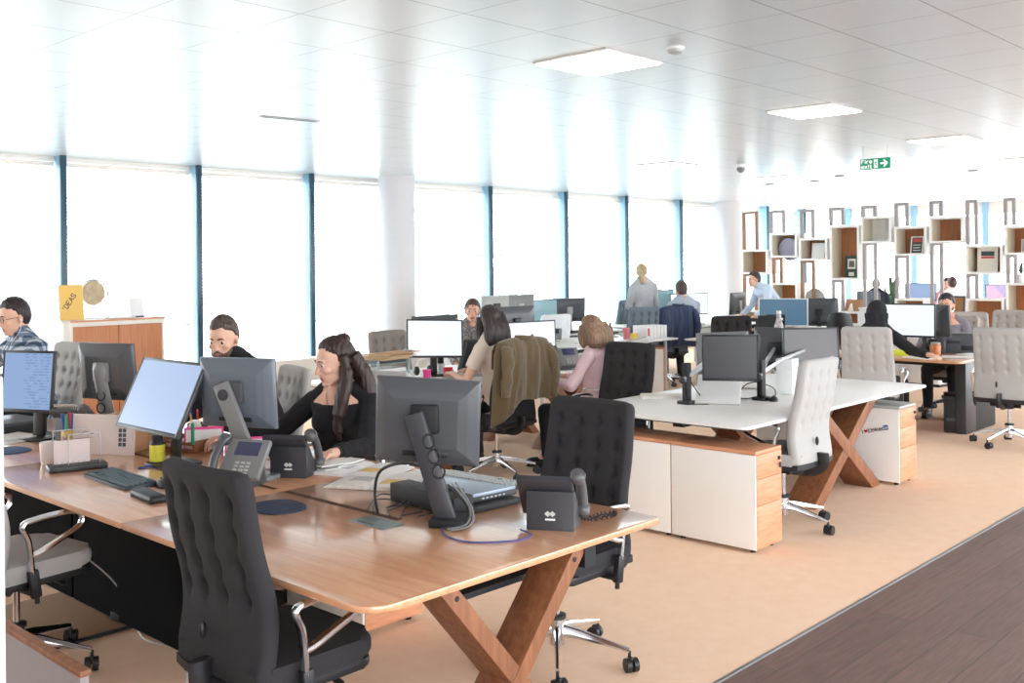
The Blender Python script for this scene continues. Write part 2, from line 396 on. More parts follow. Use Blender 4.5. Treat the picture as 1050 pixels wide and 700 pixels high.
tree(8.5, 19, 3.8, 5, 'young tree outside, above the oak cabinet')

# ================================================================== light
w = bpy.data.worlds.new('overcast_sky'); SC.world = w; w.use_nodes = True
bg = w.node_tree.nodes['Background']; bg.inputs[0].default_value = (.93, .97, 1.0, 1); bg.inputs[1].default_value = 6.1

nt, n, b = nodes_of(WOOD); b.inputs['Coat Roughness'].default_value = .12; b.inputs['Coat IOR'].default_value = 1.6
# ================================================================== ceiling fittings
LUM = mat('lamp_diffuser', (250, 250, 250), .5, emit=(255, 253, 248), estr=6.)
def luminaire(x, y, label):
    t = thing('ceiling_light', label, 'ceiling light', (x + .3, y + .3, CZ - .001), 0, 'recessed ceiling lights')
    g = G(); g.prism(rrect(-.3, -.3, .3, .3, .002, 1), -.012, 0); obj('frame', g, WHITE, t)
    obj('diffuser', G().box2((-.285, -.285, -.018), (.06, .285, -.004)), LUM, t)
    obj('diffuser', G().box2((.10, -.285, -.018), (.285, .285, -.004)), LUM, t)
luminaire(4.9, 3.8, 'largest recessed square ceiling light, over the white table')
luminaire(7.9, 3.8, 'recessed square ceiling light left of the green exit sign')
luminaire(10.9, 3.8, 'recessed square ceiling light to the right of the green exit sign')
luminaire(13.9, 3.8, 'small recessed ceiling light at the right edge of the photo')
luminaire(13.9, 7.4, 'far recessed ceiling light above the left end of the shelving')
luminaire(10.9, 7.4, 'recessed ceiling light in front of the far column')
def detector(x, y, label):
    t = thing('smoke_detector', label, 'smoke detector', (x, y, CZ), 0, 'smoke detectors')
    obj('base', G().lathe([(.055, -.012), (.055, 0)], n=24), PLASTW, t)
    obj('cap', G().lathe([(.0, -.04), (.03, -.038), (.046, -.028), (.05, -.012)], n=24), LGREY, t)
detector(5.2, 3.5, 'round smoke detector right of the largest ceiling light')
detector(11.04, 7.52, 'round smoke detector on the ceiling beyond the white glare')
t = thing('security_camera', 'small white dome camera hanging from the ceiling by the far column', 'camera', (11.9, 7.0, CZ))
obj('mount', G().lathe([(.05, -.05), (.06, 0)], n=24), PLASTW, t); obj('dome', G().ell((0, 0, -.06), (.055, .055, .055)), MGREY, t)
t = thing('air_vent', 'dark slot air vent in the ceiling near the windows', 'vent', (5.2, 7.55, CZ), R(-8))
obj('frame', G().box((0, 0, -.004), (.56, .07, .008), None, .002), LGREY, t); obj('slot', G().box((0, 0, -.007), (.52, .035, .008)), CHAR, t)
for i, (x, y) in enumerate(((15.2, 8.4), (15.2, 7.6), (14.6, 6.9), (15.3, 5.2))):
    t = thing('downlight', 'small dark round downlight over the shelving, %s' % ['above the framed photo', 'above the white frame', 'above the tall oak box', 'above the cream poster'][i], 'downlight', (x, y, CZ), 0, 'downlights over the shelving')
    obj('ring', G().lathe([(.07, -.012), (.08, 0)], n=20), MGREY, t); obj('lens', G().lathe([(.05, -.016), (.05, -.002)], n=20), DGREY, t)
# green exit sign, hung square to the aisle
p0, p1 = atx(882, 163.5, 11.1), atx(913, 163.5, 11.1); pb = atx(882, 174.5, 11.1)
sw, sh = (p0.y - p1.y), (p0.z - pb.z)
t = thing('exit_sign', 'green hanging fire exit sign with running figure and white arrow', 'sign', (11.1, (p0.y + p1.y) / 2, (p0.z + pb.z) / 2))
GRN = mat('sign_green', (20, 140, 100), .4, emit=(20, 140, 100), estr=.25); SW = mat('sign_white', (245, 250, 246), .5, emit=(245, 250, 246), estr=.35)
obj('panel', G().box((0, 0, 0), (.012, sw, sh), None, .002), GRN, t)
g = G(); MF = Mx(((0, 0, -1, -.0075), (-1, 0, 0, 0), (0, 1, 0, 0), (0, 0, 0, 1)))        # local x -> -Y, y -> +Z, faces -X
k = sh / .13
text(g, 'Fire', .042 * k, MF @ Mx.Translation((-sw * .45, .010 * k, 0)), .008 * k); text(g, 'exit', .042 * k, MF @ Mx.Translation((-sw * .45, -.05 * k, 0)), .008 * k)
obj('lettering', g, SW, t)
g = G(); g.box((-.0075, -.00 - sw * .03, 0), (.002, sw * .13, sh * .78)); obj('pictogram_field', g, SW, t)
g = G()
for a, b_, r_ in (((.0, .035), (.004, .036), .011), ((.0, .018), (-.006, -.008), .010), ((-.006, -.008), (.016, -.022), .006), ((.016, -.022), (.01, -.044), .006), ((-.006, -.008), (-.02, -.04), .006), ((0, .016), (.02, .004), .005), ((0, .016), (-.018, .01), .005)):
    A = V((-.0092, -sw * .03 - a[0] * k, a[1] * k)); B = V((-.0092, -sw * .03 - b_[0] * k, b_[1] * k)); g.tube([A, B], r_ * k, 6, flat=.3)
obj('running_figure', g, GRN, t)
g = G(); yy = -sw * .30
g.box((-.0075, yy + .01 * k, 0), (.002, .07 * k, .02 * k))
for s_ in (1, -1): g.box((-.0075, yy - .018 * k, s_ * .018 * k), (.002, .062 * k, .019 * k), rx3(s_ * R(45)))
obj('arrow', g, SW, t)
g = G()
for s_ in (-1, 1): g.cyl((0, s_ * sw * .4, sh / 2), (0, s_ * sw * .4, CZ - (p0.z + pb.z) / 2), .003, n=6)
obj('hanger', g, STEEL, t)
# ================================================================== desks
def wood_module(y0, y1, label, first=False):
    t = thing('bench_desk', label, 'desk', (2.47, (y0 + y1) / 2, 0), 0, 'wooden bench desks'); h = (y1 - y0) / 2 - .002
    rr = (.012, .012, .10, .03) if first else .004
    g = G(); g.prism(rrect(-.70, -h, .70, h, rr), .708, .73, None, .006, 2); obj('tabletop', g, WOOD, t)
    if first:
        obj('cable_slot', G().box2((.005, -.02, .7295), (.035, h - .02, .7308)), mat('slot_brown', (74, 44, 30), .8), t)
    else: obj('cable_slot', G().box2((.005, -h + .05, .7295), (.03, h - .05, .7308)), MATS['slot_brown'], t)
    for yy in ((-h + .08,) if first else ((h - .10,) if y1 > 6 else ())):
        for s_ in (-1, 1):                                        # crossed planks
            ly = yy + (.0 if s_ > 0 else .003)
            a = math.atan2(.60 * s_, .70); L = math.hypot(.60, .70) + .05
            g = G().box((-.085, ly, .352), (.056, .15, L), ry3(a), .002); bmesh.ops.bisect_plane(g.bm, geom=g.bm.verts[:] + g.bm.edges[:] + g.bm.faces[:], plane_co=(0, 0, .707), plane_no=(0, 0, 1), clear_outer=True)
            bmesh.ops.bisect_plane(g.bm, geom=g.bm.verts[:] + g.bm.edges[:] + g.bm.faces[:], plane_co=(0, 0, .0), plane_no=(0, 0, -1), clear_outer=True)
            bmesh.ops.holes_fill(g.bm, edges=g.bm.edges)
            l = obj('leg', g, WOODL, t)
            if yy < 0: obj('bolt', G().cyl((-.085 + s_ * .275, ly - .0765, .68), (-.085 + s_ * .275, ly - .074, .68), .009, n=12), BLACK, l)
    obj('beam', G().box2((-.31, -h + .16, .64), (-.26, h, .706)), BLACKM, t); obj('beam', G().box2((.24, -h, .64), (.30, h, .706)), BLACKM, t)
    if not first: obj('modesty_panel', G().box2((-.25, -h + .01, .02), (-.22, h - .01, .64)), mat('black_felt', (9, 9, 10), .95, spec=.1), t)
    obj('cable_tray', G().box2((-.2, -h + .2, .58), (.2, h - .2, .60)), BLACKM, t)
    return t
wood_module(2.213, 3.692, 'nearest wooden bench desk with crossed plank legs and rounded corner', True)
wood_module(3.692, 5.163, 'middle wooden bench desk, under the keyboard and wire file holder')
wood_module(5.163, 6.64, 'far wooden bench desk in front of the man in the checked shirt')
t = thing('cable_flap', 'grey metal cable flap let into the nearest wooden desktop', 'cable flap', (2.405, 2.965, .7305))
obj('plate', G().box((0, 0, .0016), (.105, .2, .003), None, .001), mat('flap_metal', (120, 132, 132), .35, metal=.5), t)
obj('finger_slot', G().box((-.035, .02, .0032), (.012, .09, .0012)), BLACK, t)

def pedestal(name, label, loc, rz, w, d, h, wood_top=True, wm=None, lock=True, group='white and oak desk pedestals'):
    """drawers face local -Y; white panels on the long sides"""
    t = thing(name, label, 'pedestal', loc, rz, group); b_ = .025; P_ = wm or WOODP
    obj('carcass', G().box2((-w / 2 + .012, -d / 2 + .012, b_), (w / 2 - .012, d / 2, h - .022)), WHITEP, t)
    obj('top', G().box2((-w / 2, -d / 2, h - .022), (w / 2, d / 2, h), .002), P_ if wood_top else LGREY, t)
    for s_ in (-1, 1): obj('side_panel', G().box2((s_ * w / 2 - .012 * (s_ > 0), -d / 2 + .004, b_), (s_ * w / 2 + .012 * (s_ < 0), d / 2 - .002, h - .024), .0015), WHITEP, t)
    hs = [.26, .28, .46]; z = h - .024; H = h - .024 - b_
    for q in hs:
        z1 = z - q * H
        o = obj('drawer', G().box2((-w / 2 + .012, -d / 2, z1 + .003), (w / 2 - .0, -d / 2 + .02, z), .0015), P_, t)
        if q == .26 and lock:
            g = G().box((w / 2 - .035, -d / 2 - .004, z - .045), (.022, .008, .022), None, .003); g.cyl((w / 2 - .035, -d / 2 - .012, z - .045), (w / 2 - .035, -d / 2, z - .045), .007, n=10)
            g.box((w / 2 - .035, -d / 2 - .012, z - .085), (.02, .007, .032), None, .003); obj('lock', g, BLACK, o)
        z = z1
    for sx in (-1, 1):
        for sy in (-1, 1): obj('glide', G().cyl((sx * (w / 2 - .05), sy * (d / 2 - .05), 0), (sx * (w / 2 - .05), sy * (d / 2 - .05), b_), .016, n=10), BLACK, t)
    return t
pedestal('drawer_pedestal', 'nearest white pedestal with three oak drawer fronts and a lock', (5.372, 3.285, 0), 0, .302, .585, .595)
pedestal('drawer_pedestal', 'plain white pedestal behind the nearest oak-fronted one', (5.372, 3.875, 0), 0, .302, .585, .595, lock=False)
p2 = pedestal('drawer_pedestal', 'white pedestal with the heart sticker on its side', (7.69, 3.405, 0), 0, .312, .60, .597, wood_top=False)
pedestal('drawer_pedestal', 'white pedestal behind the one with the heart sticker', (7.69, 4.01, 0), 0, .312, .60, .597, wood_top=False, lock=False)
pedestal('drawer_pedestal', 'white pedestal half hidden under the nearest wooden desk', (3.06, 3.95, 0), R(90) * 0, .36, .60, .56, lock=False)
# sticker on the side facing the aisle (-X)
g = G(); g.mi = 0
MS = Mx(((0, 0, -1, -.1575), (-1, 0, 0, 0), (0, 1, 0, 0), (0, 0, 0, 1)))
ST = Mx.Translation((.03, .435, 0)) @ Mx.Rotation(R(0), 4, 'Z')
MS2 = MS @ Mx.Translation((.05, .37, 0)) @ Mx.Rotation(R(15), 4, 'Z') @ Mx.Scale(.78, 4) @ Mx.Translation((-.05, -.43, 0))
gk = G(); text(gk, 'I', .032, MS2 @ Mx.Translation((-.005, .44, 0)), .005); text(gk, 'Linked', .034, MS2 @ Mx.Translation((.068, .44, 0)), .006)
obj('sticker_text', gk, BLACK, p2)
gh = G(); gh.prism([(0, -.018), (.018, .004), (.014, .014), (.006, .014), (0, .007), (-.006, .014), (-.014, .014), (-.018, .004)], -.001, .001, MS2 @ Mx.Translation((.04, .457, 0))); obj('sticker_heart', gh, mat('sticker_red', (205, 40, 40), .5), p2)
gb = G(); gb.prism(rrect(.225, .435, .272, .482, .006), -.001, .0008, MS2); obj('sticker_badge', gb, mat('sticker_blue', (40, 110, 175), .5), p2)
gw = G(); text(gw, 'in', .026, MS2 @ Mx.Translation((.231, .445, .0018)), .006, .001); obj('sticker_badge_text', gw, PAPER, p2)

def xleg(t, x, y, z1, mt, dx=.28, ax='x', th=.18, pw=.075):
    for s_ in (-1, 1):
        a = math.atan2((2 * dx + .08) * s_, z1); L = math.hypot(2 * dx + .08, z1) + .05
        g = G(); rot = ry3(a) if ax == 'x' else rx3(-a)
        g.box((x, y + (.0 if s_ < 0 else .003), z1 / 2), (pw, th, L) if ax == 'x' else (th, .066, L), rot, .002)
        for zc, zn in ((z1, 1), (0, -1)):
            bmesh.ops.bisect_plane(g.bm, geom=g.bm.verts[:] + g.bm.edges[:] + g.bm.faces[:], plane_co=(0, 0, zc), plane_no=(0, 0, zn), clear_outer=True)
        bmesh.ops.holes_fill(g.bm, edges=g.bm.edges)
        obj('leg', g, mt, t)
def bench(name, label, x0, x1, y0, y1, topm, legx=None, z=.73, slab=None, group='white bench tables', th=.018, legm=None, edge=None):
    cx, cy = (x0 + x1) / 2, (y0 + y1) / 2
    t = thing(name, label, 'table', (cx, cy, 0), 0, group)
    hx, hy = (x1 - x0) / 2, (y1 - y0) / 2
    obj('tabletop', G().prism(rrect(-hx, -hy, hx, hy, .05), z - th, z, None, .004, 2), topm, t)
    obj('underside', G().prism(rrect(-hx + .03, -hy + .03, hx - .03, hy - .03, .04), z - th - .012, z - th), edge or CHAR, t)
    for lx in (legx or ()):
        k_ = dict(dx=.44, th=.22, pw=.09) if x0 == 5.22 else {}
        xleg(t, lx - cx, -hy + .30, z - th - .01, legm or WOODL, **k_); xleg(t, lx - cx, hy - .22, z - th - .01, legm or WOODL, **k_)
    if slab == 'posts':
        for sx in (-1, 1):
            for sy_ in (-1, 1): obj('leg', G().cyl((sx * (hx - .15), sy_ * (hy - .12), 0), (sx * (hx - .15), sy_ * (hy - .12), z - th - .01), .022, n=14), SILVER, t)
    elif slab:
        for s_ in (-1, 1): obj('leg', G().box2((s_ * (hx - .12) - .03, -hy + .2, 0), (s_ * (hx - .12) + .03, hy - .15, z - th - .01), .004), slab, t)
    g = G().box2((-hx + .3, -.04, z - .10), (hx - .3, .04, z - th - .01)); obj('beam', g, BLACKM, t)
    return t
bench('bench_table', 'white bench table with monitor arms nearest the aisle', 5.22, 7.95, 3.05, 4.40, WHITED, (6.96,))
bench('bench_table', 'cluttered bench table where the woman in beige works', 4.95, 8.0, 5.90, 7.15, WHITE, (5.5, 7.3))
bench('bench_table', 'white table behind the pink-shirted woman, with bright files', 8.9, 11.1, 7.45, 8.15, WHITED, slab='posts')
bench('bench_table', 'table of backed-up monitors near the window', 9.2, 12.2, 9.0, 10.2, WHITED, slab=LGREY)
bench('bench_table', 'desk where the man with the navy jacket works', 12.6, 15.1, 8.55, 9.9, WHITE, slab=LGREY)
bench('bench_table', 'crowded desk under the white-framed monitor', 10.95, 14.9, 6.0, 7.3, WHITE, slab='posts')
# right-hand wooden bench on a dark slab leg
t = thing('bench_desk', 'wooden desk on a broad dark slab leg where the women work face to face', 'desk', (10.62, 4.55, 0), 0, 'wooden bench desks')
obj('tabletop', G().prism(rrect(-.70, -1.05, .70, .75, .05), .708, .73, None, .006), WOOD, t)
obj('slab_leg', G().box2((-.42, -1.00, 0), (-.14, -.90, .70), .004), CHAR, t); obj('slab_leg', G().box2((-.14, -1.0, 0), (.42, -.93, .70), .004), BLACKM, t); obj('slab_leg', G().box2((-.3, .6, 0), (.6, .66, .70), .004), CHAR, t)
obj('beam', G().box2((-.1, -.9, .62), (.1, .6, .70)), BLACKM, t)
t = thing('computer_tower', 'black computer tower beside the dark slab leg', 'computer', (*AT(976, 430, 10.15), 0), R(-70))
obj('case', G().box2((-.075, -.20, .015), (.075, .20, .36), .006), BLACK, t); obj('front_panel', G().box2((-.065, -.207, .04), (.065, -.198, .34), .003), BLACKM, t); obj('drive_bay', G().box2((-.055, -.21, .12), (.055, -.205, .15)), CHAR, t)
obj('feet', G().box2((-.07, -.18, 0), (.07, .18, .016)), BLACKM, t)
# storage near the man with the navy jacket
pedestal('storage_cabinet', 'cream cabinet with an oak edge under the far white table', (10.84, 7.80, 0), R(28), .36, .50, .62, lock=False)

# ================================================================== office chairs
def chair_proto(fab, name, label):
    t = thing(name, label, 'office chair', (0, 0, 0), 0, 'office swivel chairs')
    def profile(v):                                            # centre line of the back, v 0..1
        z = .43 + .66 * v
        x = -.215 - .03 * v + .045 * math.sin(PI * min(1, v * 1.35)) ** 2 * (1 - v) - .07 * max(0, v - .45) ** 1.3
        return x, z
    def hw(v): return .248 - .022 * v - .012 * max(0, .12 - v) / .12
    dz = [(i, j) for i in range(4) for j in range(5)]
    def dimple(y, z, low, wave, amp=.026):
        d = 0
        for i, j in dz:
            zz = .60 + .098 * j
            if zz < low: continue
            dy_, dz_ = (y - (-.165 + .11 * i)) / .019, (z - zz) / .024
            d += math.exp(-(dy_ * dy_ + dz_ * dz_))
        s_ = min(1, max(0, (z - low + .04) / .08)) * min(1, max(0, (1.05 - z) / .05))
        ch = 0
        for i in range(4): ch += math.exp(-((y - (-.165 + .11 * i) - .006 * math.sin(z * 64)) / .012) ** 2)
        return min(1, d) * amp + s_ * wave * ch
    def edge(u, v):
        a = min(u, 1 - u) / .045; b_ = min(v, 1 - v) / .03
        q = min(a, 1); r = min(b_, 1)
        return math.sqrt(max(0, 1 - (1 - q) ** 2)) * math.sqrt(max(0, 1 - (1 - r) ** 2))
    def corner(u, v):
        w_ = hw(v); y = (u * 2 - 1) * w_
        vt = (1 - v) * .66
        if vt < .045: y *= 1 - (1 - math.sqrt(max(0, 1 - ((.045 - vt) / .045) ** 2))) * .045 / w_
        if v * .66 < .03: y *= 1 - (1 - math.sqrt(max(0, 1 - ((.03 - v * .66) / .03) ** 2))) * .03 / w_
        return y
    def sm(a): return a
    def front(u, v):
        x, z = profile(v); y = corner(u, v)
        return V((x + .004 + .030 * edge(u, v) - dimple(y, z, .585, .0012) * edge(u, v) + .035 * (abs(u * 2 - 1) ** 2.2) * .6, y, z))
    def back(u, v):
        x, z = profile(v); y = corner(u, v)
        return V((x - .004 - .024 * edge(u, v) + dimple(y, z, .66, .010 if fab is FABK or fab is FABB else .0028, .026 if fab is FABK or fab is FABB else .010) * edge(u, v) + .035 * (abs(u * 2 - 1) ** 2.2) * .6, y, z))
    g = G().shell(front, back, 52, 60); bk = obj('backrest', g, fab, t, sharp=None)
    g = G().ell((-.248, .03, .575), (.012, .009, .028), n=12); obj('lumbar_knob', g, BLACK, bk)
    # seat cushion
    g = G().prism(rrect(-.23, -.245, .235, .245, (.09, .05, .05, .09)), .435, .505, None, .028, 4); obj('seat', g, fab, t)
    obj('seat_pan', G().prism(rrect(-.225, -.235, .215, .235, .05), .405, .437, None, .01), BLACK, t)
    # mechanism and back bracket
    g = G().box((-.03, 0, .385), (.24, .15, .07), None, .015); g.cyl((-.10, -.13, .375), (-.10, .13, .375), .016, n=12)
    g.cyl((.08, -.20, .385), (.08, -.05, .385), .007, n=8); g.ell((.08, -.215, .385), (.012, .028, .010), n=10)
    obj('mechanism', g, BLACK, t)
    g = G(); g.tube(smooth_path([(-.10, 0, .385), (-.20, 0, .39), (-.262, 0, .43), (-.268, 0, .50)]), .020, 8, flat=2.2, up=(0, 1, 0))
    g.shell(lambda u, v: V((-.190 - .010 * v + .02 * (u * 2 - 1) ** 2, (u * 2 - 1) * .236, .418 + .025 * v)), lambda u, v: V((-.252 + .03 * (u * 2 - 1) ** 2, (u * 2 - 1) * .238, .418 + .03 * v)), 10, 2)
    obj('back_bracket', g, BLACK, t)
    for s_ in (-1, 1):
        g = G(); y = s_ * .275
        lp = smooth_path([(-.085, y, .47), (-.10, y * 1.02, .60), (-.125, y * 1.03, .672), (-.06, y * 1.03, .690), (.06, y * 1.03, .692), (.125, y * 1.02, .672), (.118, y * 1.02, .625), (.03, y * 1.01, .585), (-.055, y * 1.01, .552), (-.094, y * 1.005, .545)], 6, False)
        g.tube(lp, .0115, 8, flat=1.35)
        a_ = obj('armrest', g, CHROME, t)
        g = G().box((-.075, y, .43), (.042, .03, .115), ry3(R(-8)), .008); g.box((-.07, y * .86, .395), (.05, .09, .022), None, .006); g.cyl((-.066, y, .372), (-.064, y, .35), .010, n=8); obj('arm_sleeve', g, BLACK, a_)
    obj('gas_column', G().cyl((0, 0, .19), (0, 0, .36), .014, n=16), CHROME, t)
    obj('column_sleeve', G().lathe([(.034, .075), (.032, .165), (.03, .19), (.016, .195)], n=20), CHROME, t)
    obj('column_collar', G().lathe([(.04, .185), (.04, .2), (.02, .205)], n=20), BLACK, t)
    for k in range(5):
        a = R(72 * k + 18); d = V((math.cos(a), math.sin(a), 0)); sd = V((-d.y, d.x, 0))
        rings = []; g = G()
        for q, (r_, zc, w_, h_) in enumerate(((.025, .135, .030, .05), (.10, .128, .024, .038), (.22, .104, .019, .024), (.315, .083, .016, .018))):
            c = d * r_ + V((0, 0, zc))
            rings.append(g.ring([c + sd * (w_ * .5 * x_) + V((0, 0, h_ * .5 * y_)) for x_, y_ in ((-1, -1), (1, -1), (1, .4), (.55, 1), (-.55, 1), (-1, .4))]))
        g.skin(rings); l = obj('leg', g, CHROME, t)
        g = G(); c = d * .315; ca = a + [.5, -.9, 1.7, .2, -1.3][k]; ax = V((-math.sin(ca), math.cos(ca), 0)); off = V((math.cos(ca), math.sin(ca), 0)) * .016
        for s_ in (-1, 1):
            m_ = c + off + ax * .016 * s_ + V((0, 0, .029)); g.cyl(m_ - ax * .010, m_ + ax * .010, .029, n=18)
        g.box(c + off * .6 + V((0, 0, .045)), (.035, .014, .035), rz3(ca), .005); g.cyl(c + V((0, 0, .04)), c + V((0, 0, .08)), .007, n=8)
        obj('castor', g, BLACK, l)
    return t
CH = {}
BASEP = ('leg', 'column_sleeve', 'column_collar')
def place_chair(kind, x, y, rz, label, z=0., skip=(), lift=0., spin=0.):
    c = place_chair0(kind, x, y, rz, label, z, skip)
    for ch in c.children:
        if ch.name.split('.')[0] not in BASEP: ch.location.z += lift
        elif ch.name.split('.')[0] == 'leg': ch.rotation_euler.z += R(spin)
    return c
def place_chair0(kind, x, y, rz, label, z=0., skip=()):
    fab = dict(black=FABK, grey=FABG, warm=FABT, slate=FABB, pale=FABW)[kind]
    if kind not in CH:
        CH[kind] = chair_proto(fab, 'office_chair', label); c = CH[kind]; c.location = (x, y, z); c.rotation_euler = (0, 0, rz); return c
    return copy_tree(CH[kind], (x, y, z), rz, label, skip=skip)
place_chair('black', 1.86, 2.80, R(0), 'black chair nearest the camera, its tufted back turned to us')
place_chair('black', 3.27, 2.83, R(180), 'black tufted chair facing us behind the desk with the laptop dock', spin=23)
place_chair('black', 6.02, 4.66, R(180), 'black tufted chair between the pink-shirted woman and the white table')
place_chair('grey', 1.68, 4.46, R(8), 'light grey chair cut off by the frame, chrome arm in front of the wooden desk')
place_chair('grey', 2.87, 7.20, R(183), 'light grey chair behind the man in the checked shirt', lift=.08)
place_chair('grey', 3.50, 5.47, R(166), 'light grey tufted chair behind the bearded man', lift=-.03)
place_chair('grey', 3.46, 4.46, R(196), 'light grey chair the long-haired woman in black sits on')
place_chair('black', 5.86, 5.69, R(90), 'black chair draped with the olive-brown jacket')
place_chair('grey', 6.60, 5.13, R(108), 'pale chair the woman in the pink shirt sits on')
place_chair('grey', 5.93, 3.20, R(90), 'light grey chair pulled up to the near end of the white table', spin=13)
place_chair('grey', 9.33, 4.10, R(12), 'light grey tufted chair under the person with the dark hood of hair')
place_chair('grey', 9.86, 3.05, R(0), 'light grey tufted chair at the right edge of the photo, on the beige carpet')
place_chair('warm', 6.34, 7.38, R(-92), 'warm grey chair behind the tray of folders', lift=-.02)
place_chair('pale', 9.45, 8.35, R(80), 'pale tufted chair behind the grey desk phone')
place_chair('slate', *AT(652, 330, 13.85), R(62), 'slate-blue tufted chair in front of the standing blonde woman', lift=.03)
place_chair('slate', 13.3, 10.1, R(80), 'slate-blue chair against the window behind the blonde woman')
place_chair('slate', 11.85, 8.2, R(72), 'slate chair draped with the navy jacket')
place_chair('black', *AT(748, 340, 11.9), R(36), 'black tufted chair behind the monitors on the white table')
place_chair('warm', 11.62, 4.2, R(180), 'grey chair the woman behind the monitor sits on')
place_chair('warm', 12.6, 4.35, R(200), 'warm grey tufted chair between the monitor woman and the far shelves')
place_chair('warm', 13.3, 4.15, R(180), 'taller warm grey tufted chair in front of the low oak shelf')
# ================================================================== monitors
def monitor(label, x, y, yaw, zc, w, h, screen, tilt=0., stand='post', shell=None, z0=.73, slant=0., foot=True, bez=None, roll=0., basew=.22, armm=None):
    """screen faces local +X; thing sits on the surface z0; zc = height of the panel centre"""
    t = thing('monitor', label, 'monitor', (x, y, z0), yaw, 'computer monitors'); c = zc - z0
    shell = shell or DGREY; bez = bez or BLACK
    M = Mx.Translation((0, 0, c)) @ Mx.Rotation(-tilt, 4, 'Y') @ Mx.Rotation(roll, 4, 'X')
    def tr(g): bmesh.ops.transform(g.bm, matrix=M, verts=g.bm.verts); return g
    g = G()                                                   # rear shell: flat rim easing into a raised middle
    prof = ((1, 1, .018), (1, 1, .004), (.97, .96, -.004), (.80, .74, -.024), (.62, .56, -.034))
    rings = [g.ring([(xx, a * w / 2 * sx, b_ * h / 2 * sz) for sx, sz in ((-1, -1), (1, -1), (1, 1), (-1, 1))]) for a, b_, xx in prof]
    g.skin(rings); bmesh.ops.bevel(g.bm, geom=g.bm.edges[:], offset=.003, segments=2, affect='EDGES', profile=.5)
    hs = obj('housing', tr(g), shell, t)
    obj('vent_slot', tr(G().box((-.0065, 0, h * .43), (.006, w * .55, .006))), BLACK, hs)
    obj('vent_slot', tr(G().box((-.02, 0, -h * .36), (.02, w * .44, h * .07), None, .004)), BLACK, hs)
    g = G(); b_ = .014
    for sy in (-1, 1): g.box((.0195, sy * (w / 2 - b_ / 2), 0), (.005, b_, h), None, .0015)
    g.box((.0195, 0, h / 2 - b_ / 2), (.005, w - 2 * b_, b_), None, .0015); g.box((.0195, 0, -h / 2 + b_ * .7), (.005, w - 2 * b_, b_ * 1.4), None, .0015)
    obj('bezel', tr(g), bez, t)
    g = G().box((0, 0, 0), (.004, w - 2 * b_, h - 2.4 * b_)); bmesh.ops.transform(g.bm, matrix=Mx.Identity(4), verts=g.bm.verts)
    s_ = obj('screen', g, screen, t); s_.matrix_local = M @ Mx.Translation((.0185, 0, b_ * .2))
    am = armm or BLACK
    if stand == 'post':
        g = G(); g.box((-.075, 0, c / 2 + .0), (.028, .075, c + .06), ry3(R(-4)), .010); g.box((-.05, 0, c), (.05, .10, .10), None, .01); obj('stand_arm', g, am, t)
        obj('base', G().prism(rrect(-.16, -basew / 2, .05, basew / 2, .03), 0, .014, None, .004), am, t)
    elif stand == 'slant':                                    # dock stand: arm leaning back from a heavy foot
        g = G(); g.tube([(-.045, 0, c + .045), (-.06, 0, c + .02), (-.02 + slant * .5, 0, c * .45), (slant, 0, .05), (slant, 0, .0)], [.018, .02, .024, .026, .026], 8, flat=2.3, up=(1, 0, 0)); g.box((-.04, 0, c), (.03, .11, .11), None, .01)
        a = obj('stand_arm', g, am, t)
        g = G()
        for q in range(3): g.tube([(-.04 - .005 + .0 * q, .03 * math.cos(k * PI / 6), c - .06 - q * .07 + .028 * math.sin(k * PI / 6)) for k in range(12)], .004, 6, closed=True)
        obj('cable_rings', g, BLACKM, a)
        obj('base', G().box2((slant - .05, -.10, 0), (slant + .06, .10, .035), .008), am, t)
    elif stand == 'foot':
        g = G(); g.box((-.05, 0, c * .5), (.03, .06, c), None, .008); g.box((-.04, 0, c), (.04, .1, .1), None, .008); obj('stand_arm', g, am, t)
        obj('base', G().prism(rrect(-.13, -.11, .05, .11, .04), 0, .012, None, .004), am, t)
    return t
mA = monitor('dark monitor seen from behind over the laptop dock on the nearest desk', 2.56, 2.85, R(34), 1.10, .40, .325, SCRWHITE, R(5), None, roll=R(3))
# dock stand of the nearest monitor (leaning arm), as parts of that monitor
g = G(); g.tube([(-.05, -.045, .40), (-.055, -.045, .385), (-.06, .0, .20), (-.04, .085, .06), (-.04, .09, .03)], [.016, .02, .024, .026, .03], 8, flat=2.0, up=(1, 0, 0)); bmesh.ops.transform(g.bm, matrix=Mx.Diagonal((1, -1, 1, 1)), verts=g.bm.verts)
g.bm.free(); g = G().box((-.065, -.03, .20), (.03, .075, .44), rx3(R(-17)), .008); a = obj('stand_arm', g, CHAR, mA); obj('mount', G().box((-.035, .0, .385), (.03, .11, .11), None, .01), BLACKM, mA)
for q in range(3):
    obj('cable_ring', G().tube([(-.084, -.028 - .0 + .018 * q * -1 + .0 + .022 * math.cos(k * PI / 8), .31 - q * .055 + .026 * math.sin(k * PI / 8)) for k in range(16)], .0035, 6, closed=True), BLACKM, a)
obj('base', G().box2((-.12, -.17, 0), (.02, -.03, .03), .006), BLACKM, mA)
mB = monitor('grey-backed monitor with a sloping light grey arm in front of the bearded man', 2.56, 4.16, R(24), 1.105, .40, .325, SCRWHITE, R(4), None, shell=mat('blue_grey_shell', (104, 112, 122), .3))
g = G(); g.tube([(-.06, .045, .43), (-.068, .04, .415), (-.075, -.06, .25), (-.075, -.20, .02), (-.075, -.205, .0)], [.014, .02, .024, .028, .028], 8, flat=1.7, up=(1, 0, 0)); g.bm.free(); g = G().box((-.07, -.055, .21), (.03, .08, .47), rx3(R(-24)), .008); a = obj('stand_arm', g, MGREY, mB)
obj('hinge_disc', G().cyl((-.092, .018, .375), (-.082, .018, .375), .026, n=24), CHAR, a)
